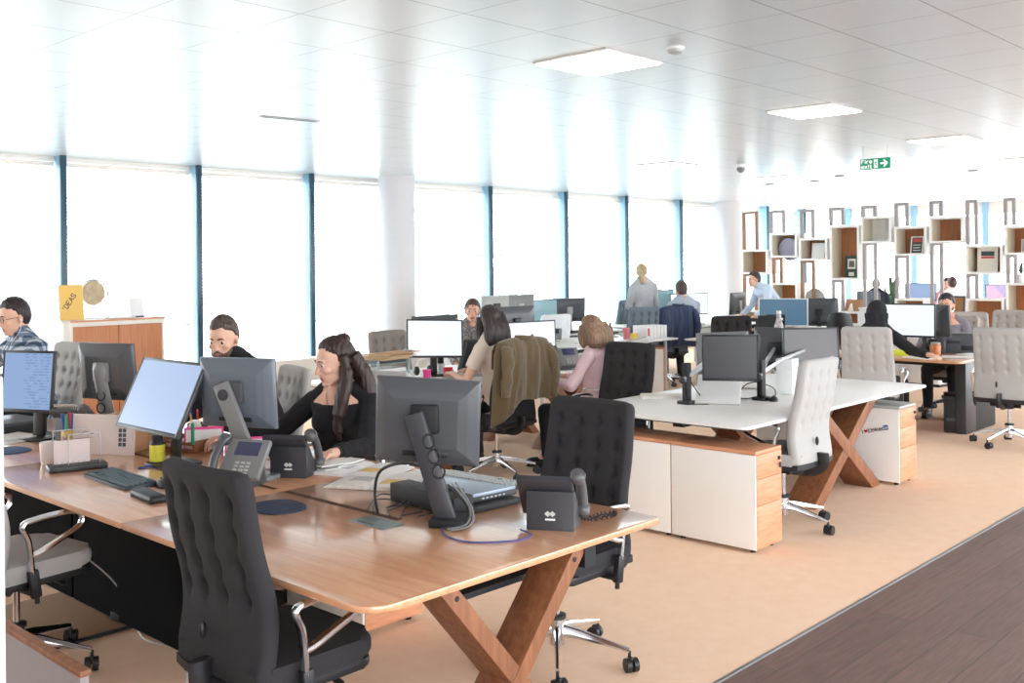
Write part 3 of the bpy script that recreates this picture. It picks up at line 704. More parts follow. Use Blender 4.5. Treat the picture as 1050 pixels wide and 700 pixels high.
obj('mount', G().box((-.035, .0, .385), (.04, .11, .10), None, .01), DGREY, mB); obj('base', G().box2((-.13, -.24, 0), (.03, -.09, .022), .006), MGREY, mB)
monitor('monitor with a plain pale blue screen tilted back beside the yellow bottle', 2.42, 4.60, R(180), 1.065, .60, .365, SCRPALE, R(25), 'post')
monitor('monitor showing a document to the chair cut off by the frame', 2.30, 5.88, R(205), 1.06, .36, .345, SCRDOC, R(6), 'post')
mE = monitor('grey monitor seen from behind in front of the oak cabinet', 2.62, 5.62, R(20), 1.105, .40, .325, SCRWHITE, R(5), 'slant', slant=.03, armm=MGREY)
# bench with the woman in beige
monitor('white-screened monitor the woman in beige is using', 5.98, 6.55, R(240), 1.055, .50, .335, SCRWHITE, R(10), 'foot', roll=R(-2))
monitor('monitor behind the jacket-draped chair with a bright lower screen', 7.23, 6.55, R(262), .985, .60, .335, SCRWHITE, R(3), 'foot')
monitor('dark-edged monitor behind the white-screened one', 6.28, 6.85, R(90), 1.09, .56, .30, SCRDARK, 0, 'foot')
monitor('black-topped monitor just behind the bright lower screen', 7.32, 6.85, R(92), 1.12, .62, .33, SCRDARK, 0, 'foot')
# white table with monitor arms: screens are arms' heads, each monitor a thing with its arm
def arm_monitor(label, pole, px, yaw, zc, w, h, tilt=0., roll=0., shell=DGREY, scr=SCRDARK, lift=.30):
    t = monitor(label, px[0], px[1], yaw, zc, w, h, scr, tilt, None, shell, roll=roll, bez=BLACK)
    Mi = (Mx.Translation(t.location) @ Mx.Rotation(yaw, 4, 'Z')).inverted()
    P = Mi @ V((pole[0], pole[1], .73)); H = V((-.035, 0, zc - .73)); z1 = P.z + lift
    obj('mount', G().box((-.03, 0, zc - .73), (.04, .11, .11), None, .008), BLACK, t)
    g = G(); e = V((P.x, P.y, lift * .5)).lerp(H, -.12); e.z = lift * .55; g.tube([V((P.x, P.y, lift * .5)), e, e.lerp(H, .5) + V((0, 0, .02)), H], .015, 8); a_ = obj('arm', g, SILVER, t); obj('joint', G().ell(e, .021, n=12), BLACK, a_)
    return t
arm_monitor('black-screened monitor facing us on the white table', (5.86, 3.88), AT(749, 370, 6.9), R(211), 1.045, .376, .315, R(2))
arm_monitor('grey monitor back behind the black-screened one on the white table', (5.86, 3.88), AT(741, 366, 7.45), R(22), 1.02, .38, .325, R(-6), R(-3), shell=mat('grey_shell', (112, 114, 116), .35))
arm_monitor('dark tilted monitor facing us beside the white box on the white table', (6.35, 3.59), AT(831, 360, 7.5), R(226), 1.05, .42, .31, R(6), R(0), scr=mat('screen_off_warm', (74, 68, 70), .25))
arm_monitor('dark monitor back between the two dark screens on the white table', (6.35, 3.59), AT(796, 361, 7.8), R(5), 1.03, .38, .32, R(-6))
for i, (x, y) in enumerate(((5.86, 3.88), (6.35, 3.59))):
    t = thing('monitor_pole', ['black monitor pole at the left of the white table', 'black monitor pole by the computer mouse on the white table'][i], 'monitor pole', (x, y, .73), 0, 'monitor poles')
    obj('pole', G().box((0, 0, .14), (.055, .045, .28), None, .008), BLACKM, t); obj('clamp', G().box((0, 0, .012), (.10, .10, .024), None, .006), BLACK, t)
# by the window
bm = [(9.68, 9.4, 75, 1.14, .42, .30, 'pale grey-backed monitor, leftmost of the row by the window', LGREY, 0), (10.25, 9.5, 85, 1.12, .56, .33, 'glossy grey-backed monitor above the pale tufted chair', MGREY, 1), (10.78, 9.5, 270, 1.03, .52, .35, 'teal-grey screened monitor in the row by the window', None, 0), (11.35, 9.55, 80, 1.03, .66, .35, 'black-backed monitor at the end of the row by the window', DGREY, 1)]
TEAL = mat('screen_teal', (120, 150, 156), .2, emit=(130, 165, 172), estr=.35)
for x, y, yw, zc, w, h, lb, sh_, k in bm: monitor(lb, x, y, R(yw), zc, w, h, TEAL, R(3), 'foot', shell=sh_, armm=LGREY if k else BLACK)
# man with navy jacket, leaning man
monitor('wide white-screened monitor the man in grey is using', 13.9, 9.15, R(262), 1.04, .92, .36, SCRWHITE, 0, 'foot')
monitor('dark monitor back in front of the leaning man', 14.75, 8.75, R(100), 1.03, .66, .36, TEAL, R(4), 'foot', armm=LGREY)
monitor('pale blue-green screen behind the standing blonde woman', 13.7, 9.55, R(262), 1.1, .55, .34, TEAL, 0, 'foot')
monitor('white-framed monitor with a slate blue screen', 13.2, 7.10, R(195), .985, .70, .40, SCRBLUE, R(2), 'foot', bez=PLASTW, shell=PLASTW, armm=PLASTW)
monitor('dark monitor back right of the white-framed monitor', 13.6, 6.75, R(20), .98, .52, .40, TEAL, R(4), 'foot')
# right-hand wooden desk
monitor('bright white screen in front of the dark-hooded worker', 10.28, 4.20, R(186), 1.09, .66, .34, SCRWHITE, R(2), 'foot')
monitor('dark monitor back facing the woman on the right-hand desk', 10.62, 4.06, R(-25), 1.08, .55, .33, SCRWHITE, R(4), 'foot')

# ================================================================== phones
def phone(label, x, y, yaw, z=.73, m1=None, m2=None, scr=None, face=None):
    """desk phone, keypad facing local +X, wedge stand behind, handset on the local +Y side"""
    t = thing('desk_phone', label, 'telephone', (x, y, z), yaw, 'desk telephones'); m1 = m1 or CHAR
    a = R(52)
    M = Mx.Translation((.0, 0, .115)) @ Mx.Rotation(PI / 2 - a, 4, 'Y') @ Mx.Rotation(0, 4, 'X')
    rot = Mx.Rotation(-(PI / 2 - a), 3, 'Y')
    B = Mx.Translation((-.01, 0, .105)) @ rot.to_4x4()        # body plate: local x = out of the face, z = up the face
    def tr(g): bmesh.ops.transform(g.bm, matrix=B, verts=g.bm.verts); return g
    obj('body', tr(G().box((0, .022, .01), (.03, .205, .19), None, .008)), face or m1, t)
    g = G(); ps = [(-.075, 0), (.065, 0), (.03, .055), (-.045, .14), (-.075, .14)]
    g.prism([(p[0], p[1]) for p in ps], -.088, .088, Mx(((1, 0, 0, 0), (0, 0, 1, 0), (0, 1, 0, 0), (0, 0, 0, 1))), .004); obj('stand', g, m1, t)
    obj('display', tr(G().box((.016, .03, .055), (.004, .12, .065), None, .001)), scr or mat('phone_display', (60, 64, 92), .25), t)
    g = G()
    for i in range(3):
        for j in range(4): g.box((.017, .03 + (i - 1) * .028, -.015 - j * .017), (.006, .02, .011), None, .002)
    tr(g); obj('keypad', g, m2 or LGREY, t)
    g = G(); hp = smooth_path([(.020, -.098, -.085), (.034, -.098, -.06), (.046, -.098, 0), (.04, -.098, .06), (.022, -.098, .105)], 5); g.tube(hp, [.024] * 4 + [.017] * (len(hp) - 8) + [.024] * 4, 10, flat=1.15, up=(1, 0, 0)); g.ell((.012, -.098, .095), (.022, .027, .027), n=14); g.ell((.012, -.098, -.085), (.022, .027, .027), n=14)
    tr(g); obj('handset', g, m1 if m1 is not CHAR else mat('handset_grey', (86, 86, 88), .35), t)
    g = G()                                                   # maker's bars on the back of the stand
    for k, hh in enumerate((.008, .014, .020, .014, .008, .014, .020, .014, .008)): g.box((-.0765, (k - 4) * .0042, .06 + 0 * hh), (.002, .0022, hh))
    g.box((-.0765, 0, .04), (.002, .036, .006)); obj('emblem', g, PAPER, t)
    return t
phone('black desk phone nearest the camera, its stand turned to us', 2.81, 2.44, R(30))
phone('black desk phone turned away, on the seam between two desks', 2.72, 3.94, R(33))
phone('grey desk phone with its small display turned to us', 2.42, 3.93, R(205), m1=DGREY, face=MGREY, scr=mat('phone_display_lit', (66, 70, 104), .25))
phone('grey desk phone beside the woman in pink', *AT(581, 368, 9.3), R(240), m1=DGREY, face=MGREY)
phone('black desk phone behind the wire file holder', 2.45, 5.62, R(20))
def cable(label, pts, r=.004, m=None, grp='desk cables', n=5):
    g = G().tube(smooth_path(pts, n), r, 6); return tag(obj('cable', g, m or BLACK), label, 'cable', grp)
# coiled cord of the nearest phone
g = G(); pts = []
base = smooth_path([(2.83, 2.33, .775), (2.93, 2.36, .742), (3.02, 2.34, .742), (3.07, 2.36, .742), (3.02, 2.39, .742), (2.92, 2.37, .745)], 22)
for i, p in enumerate(base): pts.append(p + V((0, math.cos(i * 1.1) * .006, math.sin(i * 1.1) * .006)))
tag(obj('phone_cord', G().tube(pts, .003, 5), BLACKM), 'black coiled cord lying beside the nearest phone', 'cord')
cable('violet network cable curving from the nearest phone', [(2.66, 2.47, .74), (2.64, 2.40, .734), (2.55, 2.40, .734), (2.44, 2.50, .734), (2.44, 2.62, .734), (2.50, 2.71, .734)], .0035, mat('violet_cable', (86, 84, 140), .5))
cable('black cable looping up over the metal flap', [(2.49, 3.06, .73), (2.485, 3.07, .82), (2.50, 3.05, .90), (2.57, 2.99, .925), (2.64, 2.93, .89), (2.68, 2.90, .80)], .006)
for i, (sx, sy) in enumerate(((0, 0), (.05, -.06), (.02, .10), (.07, .14))):
    cable('thin grey cable tangled behind the laptop dock, %s' % ['by the loop', 'against the dock', 'toward the papers', 'outermost coil'][i], [(2.50, 3.0 + sy, .733), (2.58 + sx, 3.1 + sy, .736 + .006 * i), (2.66 + sx, 3.05 + sy, .735), (2.62 + sx, 2.95 + sy, .737 + .006 * i), (2.53 + sx * .5, 2.96 + sy, .736)], .003, CHAR)
for i in range(3): cable('grey cable hanging down the monitor arm to the desk slot, %s' % ['thickest', 'middle', 'outermost'][i], [(2.56 + .02 * i, 2.74, .88), (2.60, 2.68 - .012 * i, .80), (2.56, 2.66 - .02 * i, .75), (2.50, 2.70 - .02 * i, .735)], .004, MGREY if i else BLACK)
# ================================================================== laptop, dock, keyboards, mice
t = thing('laptop', 'closed silver-lidded laptop sitting in its dock on the nearest desk', 'laptop', (2.90, 2.99, .757), R(-4))
obj('body', G().prism(rrect(-.125, -.17, .125, .19, .012), .0, .022, None, .004), BLACK, t); obj('lid', G().prism(rrect(-.123, -.168, .123, .188, .012), .022, .034, None, .004), mat('laptop_lid', (150, 164, 178), .35, metal=.3), t)
g = G()
for k in range(6): g.box((.05 - .022 * k, -.1705, .011), (.012, .002, .006))
obj('port_row', g, STEEL, t)
t = thing('docking_station', 'black wedge docking station under the laptop', 'docking station', (2.78, 2.97, .7305), R(-4))
g = G(); g.prism([(-.12, 0), (.14, 0), (.14, .018), (-.02, .026), (-.05, .068), (-.12, .075)], -.19, .20, Mx(((1, 0, 0, 0), (0, 0, 1, 0), (0, 1, 0, 0), (0, 0, 0, 1))), .004)
g.bm.free(); g = G(); g.box2((-.12, -.19, 0), (.22, .20, .024), .004); g.box2((-.13, -.19, .0), (-.03, .22, .075), .006); obj('body', g, BLACKM, t)
obj('connector_strip', G().box2((-.04, -.12, .07), (-.015, .12, .085), .003), CHAR, t)
def keyboard(label, x, y, yaw, body, keys, z=.731, w=.44, d=.14):
    t = thing('keyboard', label, 'keyboard', (x, y, z), yaw, 'keyboards')
    g = G(); g.prism([(-d / 2, 0), (d / 2, 0), (d / 2, .022), (-d / 2, .012)], -w / 2, w / 2, Mx(((1, 0, 0, 0), (0, 0, 1, 0), (0, 1, 0, 0), (0, 0, 0, 1))), .003); obj('case', g, body, t)
    g = G(); sl = math.atan2(.010, d)
    for j in range(6):
        for i in range(20):
            yy = -w / 2 + .018 + i * (w - .036) / 19; xx = -d / 2 + .016 + j * (d - .032) / 5
            if i in (14, 17) and j in (1,): continue
            g.box((xx, yy, .012 + (xx + d / 2) / d * .010 + .004), (.0175, (w - .036) / 19 * .84, .008), ry3(-sl), .002, 1)
    obj('keys', g, keys, t); return t
keyboard('dark keyboard with pale-edged keys beside the wire file holder', 2.115, 4.42, R(-2), mat('keyboard_dark', (44, 58, 64), .5), mat('keys_teal_grey', (86, 104, 112), .5))
keyboard('black keyboard with light keys lying behind the laptop', 3.03, 3.06, R(180 + 4), BLACK, LGREY, z=.731 + .035)
def mouse(label, x, y, yaw, z=.73, m=None):
    t = thing('computer_mouse', label, 'mouse', (x, y, z), yaw, 'computer mice'); g = G().ell((0, 0, 0), (.055, .031, .036), n=20)
    bmesh.ops.bisect_plane(g.bm, geom=g.bm.verts[:] + g.bm.edges[:] + g.bm.faces[:], plane_co=(0, 0, .001), plane_no=(0, 0, -1), clear_outer=True); bmesh.ops.holes_fill(g.bm, edges=g.bm.edges)
    obj('body', g, m or BLACK, t); obj('wheel', G().cyl((.03, -.004, .030), (.03, .004, .030), .008, n=12), CHAR, t); return t
mouse('black computer mouse at the end of the dark keyboard', 2.19, 4.16, R(80))
mouse('black computer mouse at the foot of the white table monitor pole', 6.36, 3.50, R(30))
def pad(label, x, y, yaw, m, w=.2, d=.24):
    t = tag(obj('mouse_pad', G().prism(rrect(-w / 2, -d / 2, w / 2, d / 2, w * .42), 0, .006, None, .002), m), label, 'mouse pad', 'mouse pads'); t.location = (x, y, .7303); t.rotation_euler = (0, 0, yaw); return t
pad('navy blue rounded mouse pad behind the nearest chair', 2.30, 3.45, R(-10), mat('navy_pad', (44, 54, 78), .7))
pad('grey mouse pad half hidden behind the nearest chair back', 2.25, 3.92, R(10), mat('pale_pad', (176, 172, 172), .7), .22, .26)
pad('blue mouse pad at the left edge of the photo', 2.08, 5.62, R(10), mat('blue_pad', (70, 92, 130), .7))
t = thing('wrist_rest', 'long black wrist rest on the wooden desk edge', 'wrist rest', (2.03, 3.985, .7305), R(84)); obj('cushion', G().box((0, 0, .016), (.235, .075, .032), None, .0155, 5), mat('black_gel', (26, 25, 27), .5), t); obj('sole', G().box((0, 0, .002), (.22, .07, .004)), BLACKM, t)
# ================================================================== people
VOXK = 1.0
WORK = bpy.data.scenes.new('workshop')                       # an empty side scene, so that evaluating one figure does not evaluate the room
def remesh(g, vox, it=4, fac=.5, disp=None):
    vox *= VOXK
    me = g.mesh('tmp'); o = bpy.data.objects.new('tmp', me); WORK.collection.objects.link(o)
    md = o.modifiers.new('r', 'REMESH'); md.mode = 'VOXEL'; md.voxel_size = vox; md.adaptivity = 0
    sm_ = o.modifiers.new('s', 'SMOOTH'); sm_.iterations = it; sm_.factor = fac
    vl = WORK.view_layers[0]; vl.update(); dg = vl.depsgraph; out = bpy.data.meshes.new_from_object(o.evaluated_get(dg))
    bpy.data.objects.remove(o); bpy.data.meshes.remove(me)
    if disp:
        nr = [v.normal.copy() for v in out.vertices]
        for v, n_ in zip(out.vertices, nr): v.co += n_ * disp(v.co)
    return out
SKIN = mat('skin_fair', (226, 178, 154), .5, spec=.4, bump=(140, .08, .001))
SKIN2 = mat('skin_warm', (212, 160, 134), .5, spec=.4, bump=(140, .08, .001))
LIPS = mat('lips', (190, 112, 104), .45)
EYEW = mat('eye_white', (236, 232, 228), .25); IRIS = mat('iris', (56, 42, 36), .2)
HAIRM = {}
def hairm(c):
    return mat('hair_%d_%d_%d' % c, c, .45, spec=.4, bump=(30, .6, .004, (7, 7, .7)), var=(tuple(int(q * .7) for q in c), 16, (6, 6, .6)))
def ik(S, W, l1, l2, pole):
    d = W - S; L = min(d.length, (l1 + l2) * .985); u = d.normalized(); W = S + u * L
    a = (l1 * l1 - l2 * l2 + L * L) / (2 * L); h = math.sqrt(max(1e-6, l1 * l1 - a * a))
    p = pole - u * pole.dot(u); p.normalize()
    return S + u * a + p * h, W
def hand(g, w, d, nb, side, curl=.5, k=1.):
    """w wrist, d pointing direction, nb back-of-hand normal; thumb on side*lateral"""
    d = d.normalized(); l = nb.cross(d).normalized(); nb = d.cross(l).normalized()
    g.cap(w - d * .02, w + d * .02, .024 * k, .026 * k, 10)
    for i in range(4):
        kn = w + d * (.088 - .006 * abs(i - 1.3)) * k + l * side * (1.5 - i) * .0195 * k
        g.cap(w + d * .015 + l * side * (1.5 - i) * .012 * k, kn, .0135 * k, .0115 * k, 8)
        p = kn; a = 0; L = (.074, .083, .077, .060)[i] * k
        for s_, q in enumerate((.44, .31, .25)):
            a += curl * (.55, .75, .5)[s_]; dd = (d + l * side * (1.5 - i) * .05).normalized() * math.cos(a) - nb * math.sin(a)
            e = p + dd * L * q; g.cap(p, e, (.0095 - .0012 * s_) * k, (.0088 - .0012 * s_) * k, 8); p = e
    p = w + d * .028 * k + l * side * .022 * k
    g.cap(w + d * .012, p, .016 * k, .015 * k, 8)
    td = (d * .6 + l * side * .75 - nb * .25).normalized()
    for L, r_ in ((.036, .0115), (.028, .0100)):
        e = p + td * L * k; g.cap(p, e, r_ * k, r_ * .9 * k, 8); p = e; td = (td + d * .45 - l * side * .25 - nb * curl * .3).normalized()
def head_shape(g, T, fem):
    """T: head frame -> person frame"""
    def E(c, r, rot=None, n=18):
        M3 = T.to_3x3(); g.ell(T @ V(c), r, M3 if rot is None else M3 @ rot, n)
    def C(a, b_, r0, r1=None): g.cap(T @ V(a), T @ V(b_), r0, r1, 10)
    E((-.008, 0, .032), (.096, .075, .092), n=28); E((.028, 0, .0), (.062, .064, .085), n=22)
    E((.030, 0, -.045), (.062, .054 if fem else .058, .062), n=22)
    E((.052, 0, -.082), (.030, .032 if fem else .038, .022)); E((.068, 0, -.090), (.019, .018, .016))
    C((.020, .046, -.066), (.062, .018, -.092), .016, .014); C((.020, -.046, -.066), (.062, -.018, -.092), .016, .014)
    C((.076, .036, .030), (.085, .012, .027), .011, .011); C((.076, -.036, .030), (.085, -.012, .027), .011, .011)
    C((.084, 0, .016), (.103, 0, -.020), .0085, .0095); E((.104, 0, -.026), (.012, .0115, .010), n=12)
    for s_ in (-1, 1):
        E((.093, .012 * s_, -.029), (.010, .008, .008), n=10); E((.060, .043 * s_, -.018), (.024, .020, .020)); E((-.010, .077 * s_, -.002), (.018, .009, .031), rz3(s_ * R(18)))
        C((.081, .021 * s_, -.0575), (.087, .005 * s_, -.0545), .0045, .006); C((.080, .019 * s_, -.0595), (.085, 0, -.065), .0045, .0075)
        E((.064, .031 * s_, .008), (.018, .017, .013), n=12)
def hairline(p):
    x = p.x; a = abs(p.y)
    if x > .03: zf = .100 + .008 * math.sin(p.y * 70) * (a < .07) - 5. * max(0, a - .018) ** 2
    elif x > -.012: zf = .005 + .079 * ((x + .012) / .042) ** .8
    elif x > -.04: zf = -.06 + .072 * (x + .04) / .028
    else: zf = -.065
    return p.z - zf
def hair_cap(g, T, vol=1., low=0., n=40, top=0.):
    def f(o):
        p = V((-.008 + o.x * .104 * vol, o.y * .083 * vol, .032 + o.z * (.100 * vol + (top if o.z > 0 else 0))))
        if o.z < 0 and o.x < 0: p.z -= .02 * (-o.z) * (-o.x) * 2 + low * (-o.z)
        k = min(1, max(0, .5 + hairline(p) / .034)); k = k * k * (3 - 2 * k)
        c = V((-.008, 0, .03)); return T @ (c + (p - c) * (.84 + .16 * k))
    g.ball(None, n, n * 2 // 3, f)
def loft(g, rings, n=20, p=2.4):
    rr = []
    for c, L, Fd, w, d in rings:
        pts = []
        for k in range(n):
            a = 2 * PI * k / n; ca, sa = math.cos(a), math.sin(a)
            q = lambda t: math.copysign(abs(t) ** (2 / p), t)
            pts.append(c + L * (q(ca) * w) + Fd * (q(sa) * d))
        rr.append(g.ring(pts))
    g.skin(rr)
def strands(sc, amp): return lambda co: amp * (noise.noise(V((co.x * sc, co.y * sc, co.z * sc * .12))) + .5 * noise.noise(V((co.x * sc * 2.3, co.y * sc * 2.3, co.z * sc * .2))))
def folds(amp): return lambda co: amp * (noise.noise(co * 9) + .7 * noise.noise(V((co.x * 22, co.y * 22, co.z * 9))) + .35 * noise.noise(co * 40))
def person(label, x, y, rz, seat=.47, stand=False, lean=6., twist=0., hy=0., hp=0., hr=0., hands=None, fem=False, top=None, legs=None, hair='short', hairc=(60, 44, 36), sleeve='long', skin=None, k=1., vox=.006,
           knee=None, feet=None, beard=None, neck='crew', curl=.5, group=None, legx=.40, hx=0., shoe=(40, 38, 38), hem=0):
    skin = skin or SKIN
    t = thing('person', label, 'person', (x, y, 0), rz, group)
    pz = .93 * k if stand else seat + .105
    P = V((0, 0, pz)); dv = lambda a: V((math.sin(R(a)), 0, math.cos(R(a))))
    TW = rz3(R(twist)); d1, d2 = dv(lean * .75), TW @ dv(lean * 1.2)
    Wst = P + d1 * .22 * k; N = Wst + d2 * .30 * k
    L = V((0, 1, 0)); L2 = TW @ L; f1 = V((math.cos(R(lean)), 0, -math.sin(R(lean)))); f2 = TW @ V((math.cos(R(lean * 1.2)), 0, -math.sin(R(lean * 1.2))))
    nd = TW @ dv(lean * .6 + 8); HC = N + nd * .118 * k + f2 * (.018 + hx)
    T = Mx.Translation(HC) @ (rz3(R(hy)) @ ry3(R(hp)) @ rx3(R(hr))).to_4x4() @ Mx.Scale(k, 4)
    sw = (.158 if fem else .178) * k
    Ss = {s_: N - d2 * .088 * k + L2 * s_ * sw - f2 * .01 for s_ in (1, -1)}
    hands = hands or {}
    hw = {}
    for s_ in (1, -1):
        tgt = V(hands.get(s_, (.36, .17 * s_, pz + .10) if not stand else (.08, .24 * s_, pz - .12)))
        pole = V((-.45, s_ * .55, -.8)); el, w = ik(Ss[s_], tgt, .285 * k, .25 * k, pole); hw[s_] = (el, w)
    hips = {s_: P + L * s_ * .088 * k + V((0, 0, -.02)) for s_ in (1, -1)}
    kn, an = {}, {}
    for s_ in (1, -1):
        if stand: kn[s_] = V((.01, .09 * s_, .49 * k)); an[s_] = V((-.02, .10 * s_, .09))
        else: kn[s_] = V((.43 * k, .13 * s_, seat + .055)); an[s_] = V((legx, .13 * s_, .10))
        if feet and s_ in feet: kn[s_], an[s_] = V(feet[s_][0]), V(feet[s_][1])
    # ---- body: one continuous skin surface
    g = G(); head_shape(g, T, fem)
    g.tube([T @ V((-.022, 0, -.03)), N + d2 * .02 + f2 * -.0, N - d2 * .06], [.052 * k * (.9 if fem else 1.06), .056 * k * (.88 if fem else 1.05), .085 * k], 16); g.cap(T @ V((-.02, 0, -.03)), T @ V((-.02, 0, -.05)), .048 * k)
    wd = (.150, .122, .140, .150, .105) if fem else (.155, .142, .160, .170, .12); dd = (.112, .092, .112, .10, .07) if fem else (.115, .105, .118, .108, .075)
    tor = [(P - V((0, 0, .09 * k)), L, V((1, 0, 0)), wd[0] * .9 * k, dd[0] * .9 * k), (P, L, f1, wd[0] * k, dd[0] * k), (Wst, L, f1, wd[1] * k, dd[1] * k), (Wst + d2 * .13 * k, L2, f2, wd[2] * k, dd[2] * k), (N - d2 * .08 * k, L2, f2, wd[3] * k, dd[3] * k), (N - d2 * .015 * k, L2, f2, wd[4] * .62 * k, dd[4] * .8 * k)]
    loft(g, tor)
    for s_ in (1, -1): g.cap(N + d2 * .01 + L2 * s_ * .03, Ss[s_] - L2 * s_ * .02 + d2 * .012, .046 * k, .044 * k)
    ar = (.046, .036, .026) if fem else (.056, .042, .031)
    for s_ in (1, -1):
        el, w = hw[s_]; S = Ss[s_]
        g.cap(S, el, ar[0] * k, ar[1] * k); g.cap(el, w, ar[1] * k, ar[2] * .9 * k)
        dr = (w - el).normalized(); hd = V((dr.x, dr.y, dr.z * .35)).normalized()
        hand(g, w + hd * .01, hd, V((0, 0, 1)) + dr * .2, -1 if s_ > 0 else 1, curl, (.92 if fem else 1.02) * k)
        g.cap(hips[s_], kn[s_], .080 * k, .055 * k); g.cap(kn[s_], an[s_], .052 * k, .036 * k); g.cap(an[s_], an[s_] + V((.10, 0, -.055)), .034, .028)
    me = remesh(g, vox, 3, .5)
    body = obj('body', me, [skin, LIPS], t, sharp=None)
    Ti = T.inverted()
    for p in me.polygons:
        q = Ti @ p.center
        if abs(q.y) < .021 and -.0715 < q.z < -.0515 and q.x > .078: p.material_index = 1
    for s_ in (-1, 1):
        g = G().ell((0, 0, 0), (.0095, .0135, .0095), n=14); e = obj('eye', g, [EYEW, IRIS], t); e.matrix_local = T @ Mx.Translation((.0765, .031 * s_, .0075)) @ Mx.Rotation(s_ * R(12), 4, 'Z')
        for p in e.data.polygons:
            if p.center.x > .0068: p.material_index = 1
        pts = [T @ V(q) for q in ((.0955 - .003, .012 * s_, .028), (.0915, .028 * s_, .034), (.078, .046 * s_, .028))]
        obj('eyebrow', G().tube(pts, [.0035, .004, .002], 6), hairm(tuple(int(q * .8) for q in hairc)), t)
    # ---- clothes
    if top:
        g = G(); inf = .012
        if hem: loft(g, [(P - V((0, 0, hem)), L, V((1, 0, 0)), wd[0] * k + .05, dd[0] * k + .05), (P - V((0, 0, .05)), L, V((1, 0, 0)), wd[0] * k + .035, dd[0] * k + .03), (P + V((0, 0, .03)), L, V((1, 0, 0)), wd[0] * k + .02, dd[0] * k + .02)])
        rr = [(c - (V((0, 0, .03)) if i == 0 else V((0, 0, 0))), l_, f_, w_ + inf + (.012 if i < 2 else 0), d_ + inf + (.010 if i < 2 else 0)) for i, (c, l_, f_, w_, d_) in enumerate(tor)]
        c, l_, f_, w_, d_ = rr[-1]
        if neck == 'v': fv = f_ * .078 - d2 * .058; rr[-1] = (c - d2 * .022, l_, fv.normalized(), .072 * k, fv.length)
        elif neck == 'shirt': rr.append((c + d2 * .030 * k, l_, f_, .064 * k, .062 * k))
        else: rr[-1] = (c - d2 * .004, l_, f_, w_ * .98, d_ * .92)
        loft(g, rr)
        if fem:
            for s_ in (-1, 1): g.ell(N - d2 * .17 * k + f2 * .085 * k + L2 * s_ * .065 * k, (.055 * k, .06 * k, .062 * k))
        for s_ in (1, -1):
            el, w = hw[s_]; S = Ss[s_]; g.cap(N + d2 * (-.01 if neck == 'v' else .014) + L2 * s_ * (.07 if neck == 'v' else .042), S - L2 * s_ * .02 + d2 * .014, (.040 if neck == 'v' else .055) * k, .056 * k)
            if sleeve == 'long': g.cap(S, el, ar[0] * k + .014, ar[1] * k + .015); g.tube([el, el.lerp(w, .55), el.lerp(w, .95)], [ar[1] * k + .015, ar[1] * .85 * k + .013, ar[2] * k + .012], 14); g.ell(el, ar[1] * k + .015)
            else: g.tube([S, S.lerp(el, .62)], [ar[0] * k + .014, ar[0] * k + .016], 14); g.ell(S, ar[0] * k + .014)
        obj('sweater' if neck != 'shirt' else 'shirt', remesh(g, max(vox, .0065), 4, .5, folds(.006)), top, t, sharp=None)
        if neck == 'shirt':
            g = G(); a = N + nd * .02
            g.tube([a + (TW @ V((math.cos(q) * .066 + .006, math.sin(q) * .066, -.012 * math.cos(q)))) * k for q in [R(35 + 290 * i / 14) for i in range(15)]], .017, 8, flat=.4, up=(0, 0, 1)); obj('collar', g, top, t)
    if legs:
        g = G(); loft(g, [(P - V((0, 0, .10 * k)), L, V((1, 0, 0)), wd[0] * .95 * k, dd[0] * .98 * k), (P, L, f1, wd[0] * k + .012, dd[0] * k + .012), (P + d1 * .09, L, f1, wd[1] * k + .014, dd[1] * k + .012)])
        for s_ in (1, -1):
            g.cap(hips[s_], kn[s_], .092 * k, .066 * k); g.tube([kn[s_], kn[s_].lerp(an[s_], .5), an[s_] + V((0, 0, -.01))], [.064 * k, .058 * k, .05 * k], 14)
        obj('trousers', remesh(g, max(vox, .009), 3, .5, folds(.005)), legs, t, sharp=None)
        for s_ in (1, -1):
            a = an[s_]; g = G(); g.ell((a.x + .07, a.y, .045), (.135, .046, .042), n=20); g.ell((a.x - .01, a.y, .07), (.055, .042, .06), n=16); g.box((a.x + .065, a.y, .010), (.25, .08, .018), None, .008)
            obj('shoe', remesh(g, .008, 3), mat('shoe_%d' % shoe[0], shoe, .5), t, sharp=None)
    # ---- hair
    hm = hairm(hairc)
    def tubeH(g, pts, r_, flat=1.): g.tube(smooth_path([T @ V(p) for p in pts], 5), r_ if not isinstance(r_, list) else [r_[min(len(r_) - 1, int(i / ((len(pts) - 1) * 5 + 1) * len(r_)))] for i in range((len(pts) - 1) * 5 + 1)], 10, flat=flat, up=tuple(T.to_3x3() @ V((1, 0, 0))))
